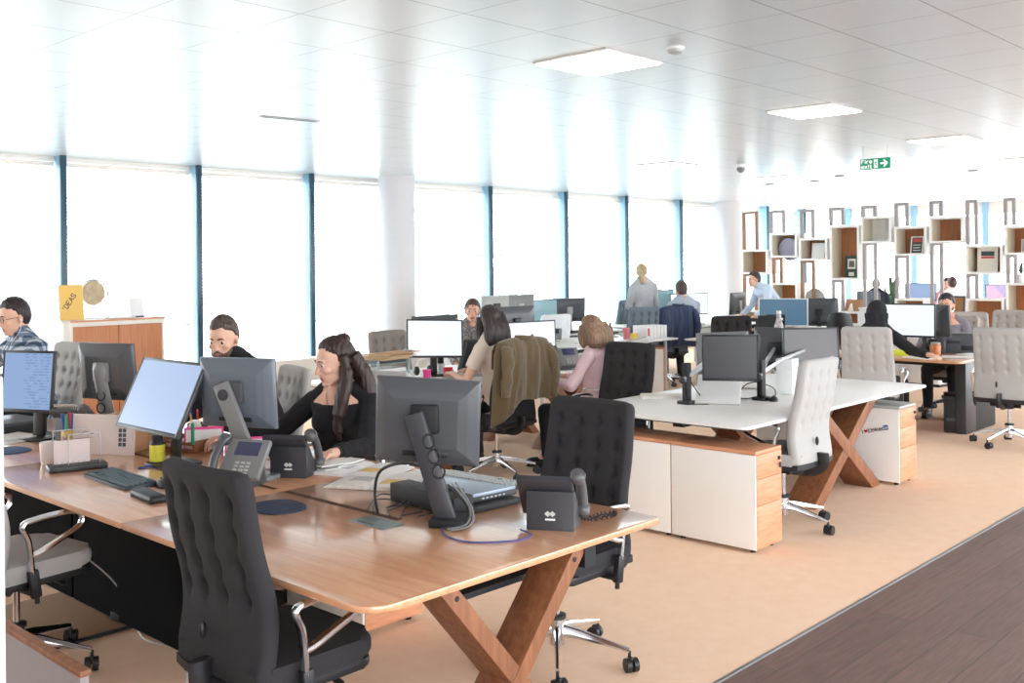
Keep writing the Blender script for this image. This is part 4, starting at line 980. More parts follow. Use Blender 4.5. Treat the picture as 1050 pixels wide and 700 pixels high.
    if hair != 'none':
        g = G()
        if hair == 'short': hair_cap(g, T, 1.0, top=.018)
        elif hair == 'balding': hair_cap(g, T, .99)
        elif hair == 'long':                                   # long, half tied up, falling front and back
            hair_cap(g, T, 1.01, top=.008); g.ell(T @ V((-.065, 0, .110)), (.045, .038, .032))
            for yy in (-.06, -.02, .02, .06): tubeH(g, [(-.075, yy, .03), (-.115, yy * 1.1, -.08), (-.12, yy * 1.3, -.22), (-.105, yy * 1.3, -.36)], [.042, .046, .045, .034, .02])
            for s_ in (-1, 1): tubeH(g, [(-.02, .077 * s_, .04), (-.012, .090 * s_, -.06), (.035, .095 * s_, -.17), (.075, .085 * s_, -.28), (.08, .075 * s_, -.37)], [.026, .034, .038, .036, .026, .012], 1.25)
        elif hair == 'longback':
            hair_cap(g, T, 1.06)
            for yy in (-.065, -.025, .025, .065): tubeH(g, [(-.05, yy, .06), (-.105, yy * 1.05, -.06), (-.10, yy * 1.2, -.19), (-.075, yy * 1.2, -.29)], [.045, .048, .046, .036, .02])
            for s_ in (-1, 1): tubeH(g, [(.0, .078 * s_, .04), (-.0, .092 * s_, -.06), (-.03, .096 * s_, -.18)], [.030, .036, .034, .02], 1.2)
        elif hair == 'bob':
            hair_cap(g, T, 1.06)
            for yy in (-.082, -.05, -.017, .017, .05, .082): tubeH(g, [(-.06, yy, .05), (-.10, yy * 1.15, -.05), (-.085, yy * 1.25, -.155)], [.042, .046, .046, .034])
            for s_ in (-1, 1): tubeH(g, [(-.03, .074 * s_, .06), (-.04, .088 * s_, -.05), (-.035, .090 * s_, -.15)], [.040, .042, .042, .03])
            for s_ in (-1, 1): tubeH(g, [(.015, .076 * s_, .05), (.02, .092 * s_, -.04), (.008, .092 * s_, -.14)], [.030, .034, .034, .024], 1.25)
        elif hair == 'pony':
            hair_cap(g, T, 1.03); g.ell(T @ V((-.105, 0, .01)), (.035, .032, .035)); tubeH(g, [(-.11, 0, .015), (-.145, .0, -.05), (-.135, .0, -.14), (-.11, 0, -.20)], [.03, .034, .03, .018, .01])
        elif hair == 'tied':
            hair_cap(g, T, 1.07, top=.008); g.ell(T @ V((-.10, 0, -.03)), (.04, .042, .038))
        elif hair == 'hood':
            def f(o):
                p = V((-.012 + o.x * .112, o.y * .096, .022 + o.z * .115)); c = V((-.01, 0, .0))
                fx = min(1, max(0, (p.x - .045) / .03)) * min(1, max(0, (.085 - p.z) / .03)); return T @ (c + (p - c) * (1 - .26 * fx))
            g.ball(None, 36, 24, f)
            tubeH(g, [(-.02, 0, .0), (-.035, 0, -.10), (-.04, 0, -.19)], [.09, .085, .10, .135], 1.25)
        obj('headscarf' if hair == 'hood' else 'hair', remesh(g, max(.0055, vox), 2, .5, folds(.004) if hair == 'hood' else strands(90, .0045)), top if hair == 'hood' else hm, t, sharp=None)
    if beard:
        g = G()
        def f(o):
            p = V((.030 + o.x * .066, o.y * .064, -.055 + o.z * .055)); c = V((.03, 0, -.055))
            kk = min(1, max(0, .5 + (-.036 - p.z + (.045 - p.x) * .55) / .02)) * (1 if p.x > -.02 else 0)
            return T @ (c + (p - c) * (.78 + .235 * kk))
        g.ball(None, 28, 18, f)
        g.cap(T @ V((.093, .004, -.043)), T @ V((.080, .026, -.056)), .0065, .006); g.cap(T @ V((.093, -.004, -.043)), T @ V((.080, -.026, -.056)), .0065, .006)
        obj('beard', remesh(g, .005, 2, .5, strands(160, .002)), hairm(beard), t, sharp=None)
    return t, dict(T=T, N=N, P=P, hw=hw, Ss=Ss, f2=f2, L2=L2, d2=d2)
def W2L(p, x, y, rz): return rz3(-rz) @ (V(p) - V((x, y, 0)))
KN_BLACK = mat('black_knit', (24, 23, 26), .95, bump=(240, .2, .001)); NAVYK = mat('dark_wool', (34, 34, 38), .95, bump=(240, .2, .001)); DEN = mat('dark_trousers', (34, 36, 42), .9)
BEIGE = mat('beige_cotton', (226, 212, 196), .9, bump=(200, .15, .001)); PINK = mat('pink_cotton', (240, 208, 214), .85, bump=(200, .15, .001)); GREYK = mat('grey_marl', (172, 174, 178), .95, var=((188, 190, 194), 60), bump=(200, .2, .001))
PALEB = mat('pale_blue_shirt', (198, 212, 232), .8); GREYS = mat('blue_grey_shirt', (166, 176, 188), .85); MAUVE = mat('grey_mauve_knit', (120, 114, 122), .95); WSH = mat('white_shirt', (236, 238, 242), .8)
PAT = mat('patterned_blouse', (60, 58, 62), .9, var=((176, 172, 172), 46)); COAT = mat('dark_jacket_cloth', (46, 52, 62), .9)
PLAID = mat('plaid_cotton', (120, 140, 165), .85)
nt, n, b = nodes_of(PLAID); tc = n.new('ShaderNodeTexCoord'); sp = n.new('ShaderNodeSeparateXYZ'); nt.links.new(tc.outputs['Object'], sp.inputs[0])
def stripe(o_, f_, w_): return mnode(nt, 'LESS_THAN', mnode(nt, 'FRACT', mnode(nt, 'MULTIPLY', o_, f_)), w_)
hsum = mnode(nt, 'ADD', sp.outputs['X'], sp.outputs['Y'])
s1 = mnode(nt, 'MULTIPLY', mnode(nt, 'ADD', stripe(sp.outputs['Z'], 17, .5), stripe(hsum, 17, .5)), .5)
cr = n.new('ShaderNodeValToRGB'); cr.color_ramp.elements[0].color = rgb((196, 206, 216)); cr.color_ramp.elements[1].color = rgb((52, 70, 92)); e_ = cr.color_ramp.elements.new(.5); e_.color = rgb((112, 132, 154)); cr.color_ramp.interpolation = 'CONSTANT'
cr.color_ramp.elements[1].position = .4; cr.color_ramp.elements[2].position = .8
cr.color_ramp.elements[1].color = rgb((112, 132, 154)); cr.color_ramp.elements[2].color = rgb((52, 70, 92))
nt.links.new(s1, cr.inputs[0]); nt.links.new(cr.outputs[0], b.inputs['Base Color'])

# long-haired woman in black
X, Y, Z = 3.36, 4.38, R(200)
t, q = person('woman with long dark hair in a black V-neck sweater, looking down at her desk', X, Y, Z, seat=.42, lean=7, hy=-36, hp=11, k=1.04, fem=True, top=KN_BLACK, legs=DEN, hair='long', hairc=(62, 44, 38), neck='v', vox=.0045,
    hands={1: W2L((2.98, 3.98, .79), X, Y, Z), -1: W2L((2.88, 4.76, .79), X, Y, Z)}, curl=.9)
Ti = q['T']
for s_ in (-1, 1): obj('earring', G().ell(Ti @ V((-.008, .086 * s_, -.03)), .005, n=10), SILVER, t)
el, w = q['hw'][1]; d = (w - el).normalized(); obj('wristwatch', G().cyl(w - d * .03, w - d * .01, .033, n=18), BLACK, t)
obj('necklace', G().tube(smooth_path([q['N'] + q['f2'] * a_ + q['L2'] * b_ + q['d2'] * c_ for a_, b_, c_ in ((.02, .058, .0), (.085, .035, -.05), (.105, 0, -.10), (.085, -.035, -.05), (.02, -.058, .0))], 5), .0022, 6), mat('gold', (200, 160, 90), .3, metal=1), t)
# bearded man
X, Y, Z = 3.52, 5.43, R(182)
t, q = person('bearded man in a black sweater with his head bent down', X, Y, Z, seat=.55, lean=23, hy=30, hp=13, k=1.04, top=NAVYK, legs=DEN, hair='short', hairc=(92, 76, 66), skin=SKIN, beard=(104, 82, 70), vox=.005, neck='shirt',
    hands={1: W2L((2.98, 5.10, .80), X, Y, Z), -1: W2L((2.96, 5.55, .80), X, Y, Z)})
# man in checked shirt, near the cabinet
X, Y, Z = 2.83, 7.17, R(183)
t, q = person('man in a blue checked shirt with glasses and white earphones, in profile', X, Y, Z, seat=.63, lean=9, hp=10, top=PLAID, legs=DEN, hair='short', hairc=(52, 42, 44), vox=.0055, neck='shirt', legx=.34,
    hands={1: W2L((2.34, 6.95, .95), X, Y, Z), -1: W2L((2.32, 7.42, .92), X, Y, Z)})
T = q['T']
for s_ in (-1, 1): obj('glasses', G().tube([T @ V((.094, .031 * s_ + .021 * math.cos(a), .006 + .017 * math.sin(a))) for a in [2 * PI * i / 16 for i in range(16)]], .0017, 6, closed=True), BLACK, t); obj('glasses_arm', G().tube([T @ V((.093, .052 * s_, .01)), T @ V((.03, .074 * s_, .012)), T @ V((-.02, .083 * s_, .008))], .0018, 6), BLACK, t)
obj('earphone', G().ell(T @ V((-.004, .088, -.008)), .007, n=10), PLASTW, t)
obj('earphone_wire', G().tube(smooth_path([T @ V((-.004, .089, -.01)), T @ V((.015, .085, -.08)), q['N'] + q['f2'] * .09 + V((0, .03, -.06)), q['N'] + q['f2'] * .13 + V((0, .0, -.25))], 6), .002, 6), PLASTW, t)
# woman in beige, from behind
X, Y, Z = 5.93, 5.71, R(90)
person('dark-haired woman in a short-sleeved beige top seen from behind', X, Y, Z, seat=.475, lean=8, hp=8, hy=-14, fem=True, top=BEIGE, legs=DEN, hair='longback', hairc=(64, 52, 50), sleeve='short', k=1.03, vox=.006,
    hands={1: W2L((5.74, 6.06, .80), X, Y, Z), -1: W2L((6.1, 6.2, .80), X, Y, Z)})
# woman facing us behind the screens
X, Y, Z = 7.70, 7.82, R(224)
person('woman facing us behind the white screen, hair tied back, patterned blouse', X, Y, Z, seat=.46, lean=5, fem=True, top=PAT, legs=DEN, hair='tied', hairc=(92, 66, 54), vox=.006)
# woman in pink
X, Y, Z = 6.57, 5.22, R(104)
person('fair-haired woman in a pink shirt with a bob, seen from behind', X, Y, Z, seat=.42, lean=2, hp=10, hy=-16, fem=True, top=PINK, hem=.22, legs=DEN, hair='bob', hairc=(158, 124, 98), k=.97, vox=.006,
    hands={1: W2L((6.32, 5.51, .74), X, Y, Z), -1: W2L((6.6, 5.59, .74), X, Y, Z)})
# blonde standing woman
person('standing blonde woman in a long grey cardigan by the window', *AT(660, 300, 14.75), R(62), stand=True, lean=3, hp=12, hy=-25, fem=True, top=GREYK, legs=DEN, hair='pony', hairc=(206, 180, 136), k=1.0, hem=.30, vox=.010,
    hands={1: (.24, .07, 1.12), -1: (.24, -.07, 1.12)})
# man in grey shirt with the navy jacket on his chair
X, Y, Z = 12.16, 8.06, R(62)
person('short-haired man in a grey shirt typing, navy jacket on his chair', X, Y, Z, seat=.54, lean=8, hp=6, hy=-6, top=GREYS, legs=DEN, hair='short', hairc=(86, 74, 70), k=1.05, vox=.010, neck='shirt', hands={1: (.40, .15, .80), -1: (.42, -.16, .80)})
# leaning man
person('man in a pale blue shirt leaning over a desk in front of the shelves', 14.62, 7.97, R(146), stand=True, lean=38, hp=4, top=PALEB, legs=DEN, hair='short', hairc=(74, 56, 50), k=1.0, vox=.010, neck='shirt', hands={1: (.50, .24, .86), -1: (.50, -.24, .86)})
# dark hooded worker
X, Y, Z = 9.40, 4.10, R(14)
hd_ = atz(972, 374, .78)
person('worker in black with a dark headscarf, back turned, reaching to a bright screen', X, Y, Z, seat=.45, lean=6, hp=12, hy=6, fem=True, top=mat('black_cloth', (34, 33, 36), .95), legs=KN_BLACK, hair='hood', vox=.007, shoe=(120, 112, 108),
    hands={-1: W2L(hd_, X, Y, Z), 1: (.35, .2, .78)}, feet={-1: ((.44, -.17, .50), (.62, -.17, .12))})
# woman behind monitor at right
X, Y, Z = 11.55, 4.20, R(188)
person('dark-haired woman in a grey mauve top, face half hidden by a monitor', X, Y, Z, seat=.46, lean=6, fem=True, top=MAUVE, legs=DEN, hair='tied', hairc=(36, 32, 36), neck='v', vox=.007, skin=SKIN2, hands={1: (.34, .18, .80), -1: (.34, -.18, .80)})
# beyond the shelving
person('balding man in a dark jacket seated beyond the shelves by the plant', 19.9, 8.66, R(20), seat=.48, lean=8, top=COAT, legs=DEN, hair='balding', hairc=(150, 136, 128), skin=mat('skin_pink', (214, 152, 140), .5), vox=.012, k=1.02)
person('dark-haired man in a white shirt seated beyond the shelves', 19.9, 7.14, R(35), seat=.50, lean=4, top=WSH, legs=DEN, hair='short', hairc=(92, 72, 72), vox=.012, k=1.02, neck='shirt')
person('person with dark hair glimpsed beyond the shelves between two posts', 21.8, 7.95, R(200), seat=.48, lean=8, top=mat('pink_top', (222, 150, 168), .9), legs=DEN, hair='tied', fem=True, hairc=(70, 56, 60), vox=.012)

bpy.data.scenes.remove(WORK)
# ================================================================== open shelving at the end of the floor
SXF, SDP = 16.0, .38
def sy(px, py=270): return atx(px, py, SXF).y
def sz(px, py): return atx(px, py, SXF).z
EDGEW = mat('shelf_white_edge', (240, 238, 234), .5); BIRCH = mat('birch_side', (216, 206, 184), .6); GREYF = mat('grey_post', (160, 154, 154), .6); BROWNP = mat('wood_post', (150, 110, 84), .6)
shelf = thing('shelving_unit', 'tall open shelving of staggered oak boxes and thin grey frames', 'shelves', (SXF, 6.9, 0))
OFF = V((SXF, 6.9, 0))
BX = [(760, 787, 256, 281, 0), (790, 817, 239, 264, 0), (819, 848, 244, 267, 0), (851, 881, 231, 287, 0), (883, 914, 222, 249, 1), (917, 950, 232, 262, 0), (953, 988, 222, 249, 0), (990, 1028, 251, 281, 0), (1030, 1068, 231, 261, 0),
      (790, 817, 290, 352, 0), (917, 948, 306, 352, 0), (990, 1029, 306, 352, 0), (1031, 1068, 290, 352, 0), (953, 986, 322, 352, 0), (821, 849, 312, 352, 0), (852, 881, 319, 352, 0), (884, 914, 318, 352, 0), (760, 787, 318, 352, 0)]
for x0, x1, y0, y1, k in BX:
    ya, yb = sy(x0), sy(x1); zt = sz((x0 + x1) / 2, y0); zb = sz((x0 + x1) / 2, y1) if y1 < 350 else .02
    th = .035; a = V((0, ya, 0)) - V((0, OFF.y, 0)); A, B = ya - OFF.y, yb - OFF.y
    g = G(); g.box2((0, B, zt - th), (SDP, A, zt)); g.box2((0, B, zb), (SDP, A, zb + th)); g.box2((0, A - th, zb + th), (SDP, A, zt - th)); g.box2((0, B, zb + th), (SDP, B + th, zt - th))
    o = obj('box', g, EDGEW, shelf)
    obj('side_lining', G().box2((.012, A - th - .006, zb + th), (SDP - .02, A - th, zt - th)), BIRCH, o); obj('side_lining', G().box2((.012, B + th, zb + th), (SDP - .02, B + th + .006, zt - th)), BIRCH, o)
    obj('back_panel', G().box2((SDP - .03, B + th, zb + th), (SDP - .01, A - th, zt - th)), PAPER if k else WOODS, o)
FR = [(761, 776, 217, 256, 1), (789, 804, 216, 239, 0), (820, 834, 215, 244, 0), (850, 865, 213, 231, 0), (883, 898, 211, 222, 0), (917, 931, 208, 232, 0), (953, 966, 206, 222, 0), (990, 1002, 205, 251, 0), (1029, 1041, 203, 231, 0),
      (761, 775, 281, 318, 1), (791, 801, 264, 290, 1), (820, 834, 267, 312, 1), (852, 864, 287, 319, 0), (884, 898, 249, 318, 0), (917, 931, 262, 306, 0), (953, 966, 249, 322, 0), (990, 1002, 281, 306, 0), (1031, 1042, 261, 290, 0)]
for x0, x1, y0, y1, k in FR:
    A, B = sy(x0) - OFF.y, sy(x1) - OFF.y; zt = sz(x0, y0); zb = sz((x0 + x1) / 2, y1); tp = .045
    g = G(); g.box2((.02, A - tp, zb), (.075, A, zt)); g.box2((.02, B, zb), (.075, B + tp, zt)); g.box2((.02, B + tp, zt - tp), (.075, A - tp, zt))
    obj('frame', g, BROWNP if k else GREYF, shelf)
def leaning(label, px0, px1, py0, py1, fm, pm, lean=8, x=SXF + .16, art=None, name='picture_frame', cat='picture', group='frames on the shelves', rz=0):
    a, b_ = atx(px0, py1, x), atx(px1, py1, x); h = atx(px0, py0, x).z - a.z; w = a.y - b_.y
    t = thing(name, label, cat, (x, (a.y + b_.y) / 2, a.z), R(rz), group); Mr = Mx.Rotation(R(lean), 4, 'Y')
    def tr(g): bmesh.ops.transform(g.bm, matrix=Mr, verts=g.bm.verts); return g
    g = G(); e = min(w, h) * .09
    g.box2((0, -w / 2, 0), (.025, w / 2, e)); g.box2((0, -w / 2, h - e), (.025, w / 2, h)); g.box2((0, -w / 2, e), (.025, -w / 2 + e, h - e)); g.box2((0, w / 2 - e, e), (.025, w / 2, h - e)); obj('frame', tr(g), fm, t)
    obj('print', tr(G().box2((.010, -w / 2 + e, e), (.02, w / 2 - e, h - e))), pm, t)
    for (u0, v0, u1, v1, m_) in (art or ()): obj('printed_field', tr(G().box2((.007, w / 2 - u1 * w, v0 * h), (.0105, w / 2 - u0 * w, v1 * h))), m_, t)
    return t
SLATE = mat('print_slate', (64, 76, 74), .6); GREENK = mat('print_dark_green', (58, 74, 66), .6); CREAM = mat('print_cream', (232, 226, 214), .7); REDP = mat('print_red', (206, 86, 76), .6); LAV = mat('print_lavender', (160, 158, 178), .5)
leaning('white framed sheet leaning in a box over the white low cabinet', 832, 845, 249, 265, PLASTW, PAPER)
leaning('dark green framed emblem at the bottom of the tall oak box', 866, 879.5, 262, 285.5, GREENK, GREENK, 4, art=((.2, .42, .8, .86, CREAM), (.3, .5, .7, .78, GREENK), (.3, .12, .7, .28, CREAM)))
leaning('black and white framed print leaning in the box beside the bare window', 933, 946, 242, 260.5, PLASTW, SLATE, 12, art=((.15, .68, .85, .88, REDP), (.2, .2, .8, .24, PAPER), (.2, .35, .75, .39, PAPER), (.2, .5, .8, .54, PAPER)))
leaning('cream poster with black and red bands filling an oak box', 1002, 1023, 252.5, 278.5, CREAM, CREAM, 3, art=((.18, .62, .82, .80, SLATE), (.18, .52, .82, .60, REDP)))
leaning('brown picture propped low behind the woman with the monitor', 967, 989, 303, 321, DGREY, mat('print_brown', (176, 128, 82), .6), 10, art=((.02, .0, .35, 1., mat('print_navy', (70, 76, 92), .6)),))
leaning('small print at the right edge of the photo, in the last oak box', 1047, 1058, 245, 258.5, CREAM, LAV, 6)
t = tag(obj('photo_block', G().lathe([(.01, -.012), (.19, -.012), (.2, 0), (.19, .012), (.01, .012)], n=32), LAV, None), 'round lavender photo block leaning in the second box from the far column', 'photo block')
p = atx(809.5, 255.5, SXF + .17); t.location = p; t.rotation_euler = (0, R(82), 0)
t = tag(obj('disc', G().lathe([(.01, -.02), (.17, -.02), (.185, 0), (.17, .02), (.01, .02)], n=32), LGREY, None), 'grey disc ornament standing on the shelf beneath the white framed sheet', 'ornament'); t.location = atx(836, 306.5, SXF + .10); t.rotation_euler = (0, R(86), 0)
# tan box leaning on the low shelf
t = thing('wooden_tray', 'tan tray standing on its edge on the low white shelf', 'tray', atx(867.5, 318, SXF - .2)); t.location.z = sz(867, 319) + .0
t.location = (SXF + .12, t.location.y, sz(867, 319)); w, h = .34, .20
g = G(); Mr = Mx.Rotation(R(14), 4, 'Y'); g.box2((0, -w / 2, 0), (.02, w / 2, h)); bmesh.ops.transform(g.bm, matrix=Mr, verts=g.bm.verts); obj('panel', g, CARD, t)
g = G(); g.prism([(-.02, 0), (.05, 0), (.0, .12)], -.12, -.06, Mx(((0, 0, 1, -.03), (1, 0, 0, 0), (0, 1, 0, 0.01), (0, 0, 0, 1)))); obj('folded_card', g, CREAM, t)
# plants beyond and in the shelves
GRNL = mat('leaf_green', (78, 108, 78), .5)
def plant(label, loc, h, n, seed, pot=.12, spread=.45):
    rnd = random.Random(seed); t = thing('potted_plant', label, 'plant', loc, 0, 'potted plants')
    obj('pot', G().lathe([(pot * .7, 0), (pot, pot * 1.8), (pot * .9, pot * 1.8), (pot * .85, pot * 1.6), (.001, pot * 1.6)], n=20), PLASTW, t)
    g = G()
    for k in range(n):
        a = rnd.uniform(0, 2 * PI); s = rnd.uniform(.3, 1) * spread; z0 = pot * 1.6; zt = h * rnd.uniform(.5, 1)
        d = V((math.cos(a), math.sin(a), 0)); sd = V((-d.y, d.x, 0)); L = []
        for i in range(7):
            u = i / 6; c = V((0, 0, z0 + (zt - z0) * (u * 1.3 if u < .7 else .91 - (u - .7) * .5))) + d * s * h * .5 * u ** 1.5; wd = .035 * math.sin(PI * min(.98, u * .9 + .08)) * h * .8
            L.append((g.bm.verts.new(c - sd * wd), g.bm.verts.new(c + V((0, 0, -.006))), g.bm.verts.new(c + sd * wd)))
        for p, q in zip(L[:-1], L[1:]):
            g._mark([g.bm.faces.new((p[0], p[1], q[1], q[0])), g.bm.faces.new((p[1], p[2], q[2], q[1]))])
    obj('leaves', g, GRNL, t, sharp=None); return t
pp = atx(911, 297, 21.6); plant('leafy green plant behind the balding man', (21.8, pp.y, .02), 1.55, 34, 4, .2, .5)
pp = atx(1047, 288, SXF + .14); plant('small dark plant at the right edge of the photo', (SXF + .14, pp.y, sz(1047, 290) + .002), .36, 22, 5, .07, .6)
# desks and screens beyond the shelves
bench('bench_table', 'white desk beyond the shelves where the man in white sits', 20.35, 21.3, 5.2, 9.6, WHITED, (20.9,))
monitor('pale screen beyond the shelves, left of the man in white', 20.9, 8.15, R(186), 1.07, .62, .36, SCRPALE, 0, 'foot', armm=LGREY)
monitor('screen with warm and blue windows beyond the shelves', 20.9, 6.60, R(186), 1.06, .55, .34, mat('screen_colour', (60, 60, 80), .2, emit=(170, 190, 235), estr=.8, var=((220, 120, 90), 3)), 0, 'foot')
monitor('blue screen beyond the shelves, beside the warm one', 20.9, 6.25, R(186), 1.06, .34, .34, mat('screen_sky', (50, 60, 90), .2, emit=(130, 170, 235), estr=.8), 0, 'foot')
monitor('pale monitor back beyond the shelves, over the low oak box', 20.9, 5.75, R(6), 1.05, .5, .33, SCRPALE, 0, 'foot', shell=LGREY, armm=BLACK)
place_chair('slate', 19.9, 8.75, R(10), 'slate chair with a patterned back, beyond the shelves', skip=())
# ================================================================== oak cabinet by the window, and what stands on it
t = thing('cabinet', 'oak two-door cabinet with a white frame in front of the windows', 'cabinet', (4.22, 9.05, 0))
w, d, h = .43, .25, 1.245
g = G(); g.box2((-w, -d, .03), (w, d, .06)); g.box2((-w, -d, h - .055), (w, d, h - .02)); g.box2((-w, -d, .06), (-w + .018, d, h - .055)); g.box2((w - .018, -d, .06), (w, d, h - .055)); g.box2((-w + .018, d - .02, .06), (w - .018, d, h - .055)); obj('carcass', g, WHITE, t)
obj('top', G().box2((-w - .01, -d - .008, h - .02), (w + .01, d, h), .002), WHITE, t); obj('top_edge', G().box2((-w - .01, -d - .012, h - .018), (w + .01, -d - .008, h - .001)), WOODP, t)
for s_ in (-1, 1): obj('door', G().box2((.003 * s_, -d + .004, .065), (s_ * (w - .02), -d + .022, h - .058), .001), WOODC, t)
obj('plinth', G().box2((-w + .03, -d + .04, 0), (w - .03, d - .02, .03)), BLACKM, t)
YEL = mat('book_yellow', (238, 198, 108), .6)
t = thing('yellow_book', 'yellow book with slanting black letters on the oak cabinet', 'book', (3.86, 8.93, h), R(-4)); hh, ww = .31, .20
Mb = Mx.Rotation(R(-6), 4, 'X'); g = G().box2((-ww / 2, 0, 0), (ww / 2, .018, hh), .002); bmesh.ops.transform(g.bm, matrix=Mb, verts=g.bm.verts); obj('cover', g, YEL, t)
g = G().box2((-ww / 2 + .004, .003, .003), (ww / 2 + .002, .015, hh - .003)); bmesh.ops.transform(g.bm, matrix=Mb, verts=g.bm.verts); obj('pages', g, PAPER, t)
g = G(); text(g, "'DEAS", .040, Mb @ Mx(((1, 0, 0, -.055), (0, 0, -1, -.0012), (0, 1, 0, .075), (0, 0, 0, 1))) @ Mx.Rotation(R(55), 4, 'Z'), .0065); obj('title', g, BLACK, t)
t = thing('award_plaque', 'round mottled disc in a clear arched stand on the oak cabinet', 'ornament', (4.08, 9.0, h), R(6))
ar = [(-.145, 0, .006), (-.145, 0, .20)] + [(-.145 * math.cos(a), 0, .20 + .15 * math.sin(a)) for a in [PI * i / 12 for i in range(1, 12)]] + [(.145, 0, .20), (.145, 0, .006)]
obj('stand', G().tube(ar + [(0, 0, .006)], .0045, 6, closed=True), DGREY, t); obj('foot', G().box2((-.145, -.04, 0), (.145, .04, .008), .002), PLASTW, t)
g = G().lathe([(.001, -.012), (.108, -.012), (.112, 0), (.108, .012), (.001, .012)], n=36); bmesh.ops.transform(g.bm, matrix=Mx.Translation((0, 0, .232)) @ Mx.Rotation(PI / 2, 4, 'X'), verts=g.bm.verts); obj('disc', g, mat('mottled_disc', (206, 190, 158), .6, var=((176, 152, 120), 14)), t)
t = thing('desk_calendar', 'small white card stand with a black foot on the oak cabinet', 'calendar', (4.46, 8.95, h)); obj('card', G().box((0, 0, .09), (.13, .006, .17), rx3(R(-8))), PLASTW, t); obj('foot', G().box2((-.065, -.03, 0), (.065, .03, .012), .002), BLACK, t)
t = thing('notebook', 'thin open notebook lying in front of the round disc', 'notebook', (4.27, 8.87, h), R(4)); obj('pages', G().box2((-.12, -.05, 0), (.12, .05, .012), .002), PAPER, t); obj('cover', G().box2((-.122, -.052, -.0), (.122, .052, .003)), BLACKM, t)
t = thing('display_board', 'white display board standing on a trestle beside the oak cabinet', 'board', (3.62, 9.0, 0)); obj('board', G().box2((-.16, -.02, .90), (.14, .02, 1.62), .004), BLIND, t)
for s_ in (-1, 1): obj('leg', G().tube([(s_ * .11, .0, .92), (s_ * .15, .12, 0)], .012, 8), LGREY, t)

# ================================================================== wooden desks: paper, stationery, mug ...
t = thing('mug', 'white mug beside the wire file holder', 'mug', (2.085, 5.11, .73), R(-45)); obj('cup', G().lathe([(.001, 0), (.033, 0), (.037, .01), (.043, .105), (.040, .105), (.034, .012), (.001, .012)], n=28), mat('glazed_white', (236, 230, 224), .25), t)
obj('handle', G().tube(smooth_path([(.040, 0, .085), (.068, 0, .078), (.072, 0, .045), (.038, 0, .025)], 6), .006, 8), MATS['glazed_white'], t)
t = thing('file_holder', 'wire file holder on a black base with an address list in it', 'file holder', (2.115, 4.86, .73), R(-15)); obj('base', G().box((0, 0, .014), (.26, .13, .026), None, .004), BLACK, t)
g = G()
wf = obj('wire_frame', G().tube(smooth_path([(-.10, .03, .02), (-.10, .03, .17), (-.085, .03, .185), (.045, .03, .185), (.06, .03, .17), (.06, .03, .02)], 3), .0022, 6), STEEL, t)
obj('wire_frame', G().tube(smooth_path([(-.04, -.03, .02), (-.04, -.03, .155), (-.025, -.03, .17), (.085, -.03, .17), (.10, -.03, .155), (.10, -.03, .02)], 3), .0022, 6), STEEL, t)
obj('spiral', G().tube([(-.10 + .0035 * i, .01 + .007 * math.cos(i * .9), .034 + .007 * math.sin(i * .9)) for i in range(46)], .0018, 5), STEEL, t)
obj('card', G().box((-.02, .008, .085), (.16, .003, .11), rx3(R(-4))), mat('card_pinkish', (226, 208, 202), .8), t)
t = thing('large_envelope', 'large cream envelope with a stamp leaning on a cardboard box', 'envelope', (2.36, 5.14, .73), R(118)); M_ = mat('envelope_paper', (222, 208, 202), .8)
Ml = Mx.Rotation(R(4), 4, 'Y'); fl = lambda g: (bmesh.ops.transform(g.bm, matrix=Ml, verts=g.bm.verts), g)[1]
t.rotation_euler = (0, 0, R(30))
obj('envelope', fl(G().box2((0, -.19, 0), (.012, .17, .205), .002)), M_, t); obj('stamp', fl(G().box2((-.001, -.165, .16), (.001, -.13, .195))), mat('stamp_gold', (196, 150, 70), .6), t)
g = G()
for i in range(4):
    for j in range(2): g.box2((-.0012, -.145 + j * .024, .045 + i * .024), (.0012, -.126 + j * .024, .064 + i * .024))
obj('printed_squares', fl(g), mat('print_navy', (60, 70, 110), .6), t)
g = G(); g.tube(smooth_path([(0, .12, .10), (0, .09, .115), (0, .06, .105), (0, .04, .11)], 5), .0015, 4); g.tube([(0, .15, .075), (0, .05, .088)], .0014, 4); obj('handwriting', fl(g), CHAR, t)
t = thing('cardboard_box', 'brown cardboard box behind the cream envelope', 'box', (2.52, 5.22, .73), R(28)); obj('box', G().box2((-.14, -.13, 0), (.13, .13, .17), .003), CARD, t); obj('flap', G().box2((-.14, -.002, .17), (.13, .13, .173)), CARD, t); obj('flap', G().box2((-.14, -.13, .17), (.13, -.004, .173)), CARD, t)
t = thing('bottle', 'squat bottle with a yellow label and black cap', 'bottle', (2.425, 4.665, .73)); obj('body', G().lathe([(.001, 0), (.034, 0), (.036, .006), (.036, .105), (.028, .118), (.001, .118)], n=24), BLACK, t); obj('label', G().lathe([(.0368, .018), (.0368, .098)], n=24), mat('label_yellow', (232, 222, 70), .5), t); obj('cap', G().lathe([(.027, .118), (.027, .145), (.001, .147)], n=24), BLACKM, t)
def pen(label, a, b_, m_, cat='pen', grp='pens on the wooden desks'):
    a, b_ = V(a), V(b_); t = thing('pen', label, cat, a, 0, grp); d = b_ - a
    obj('barrel', G().tube([V((0, 0, 0)), d * .8], .0055, 8), m_, t); obj('tip', G().tube([d * .8, d], [.0055, .0012], 8), BLACK, t)
BLU = mat('blue_plastic', (36, 66, 150), .4); RED = mat('red_plastic', (206, 44, 54), .45); GRN2 = mat('green_plastic', (40, 150, 110), .45); PNK = mat('pink_paper', (244, 72, 150), .6)
pen('dark blue pen lying by the yellow-labelled bottle', (2.30, 4.61, .7365), (2.42, 4.62, .7365), BLU)
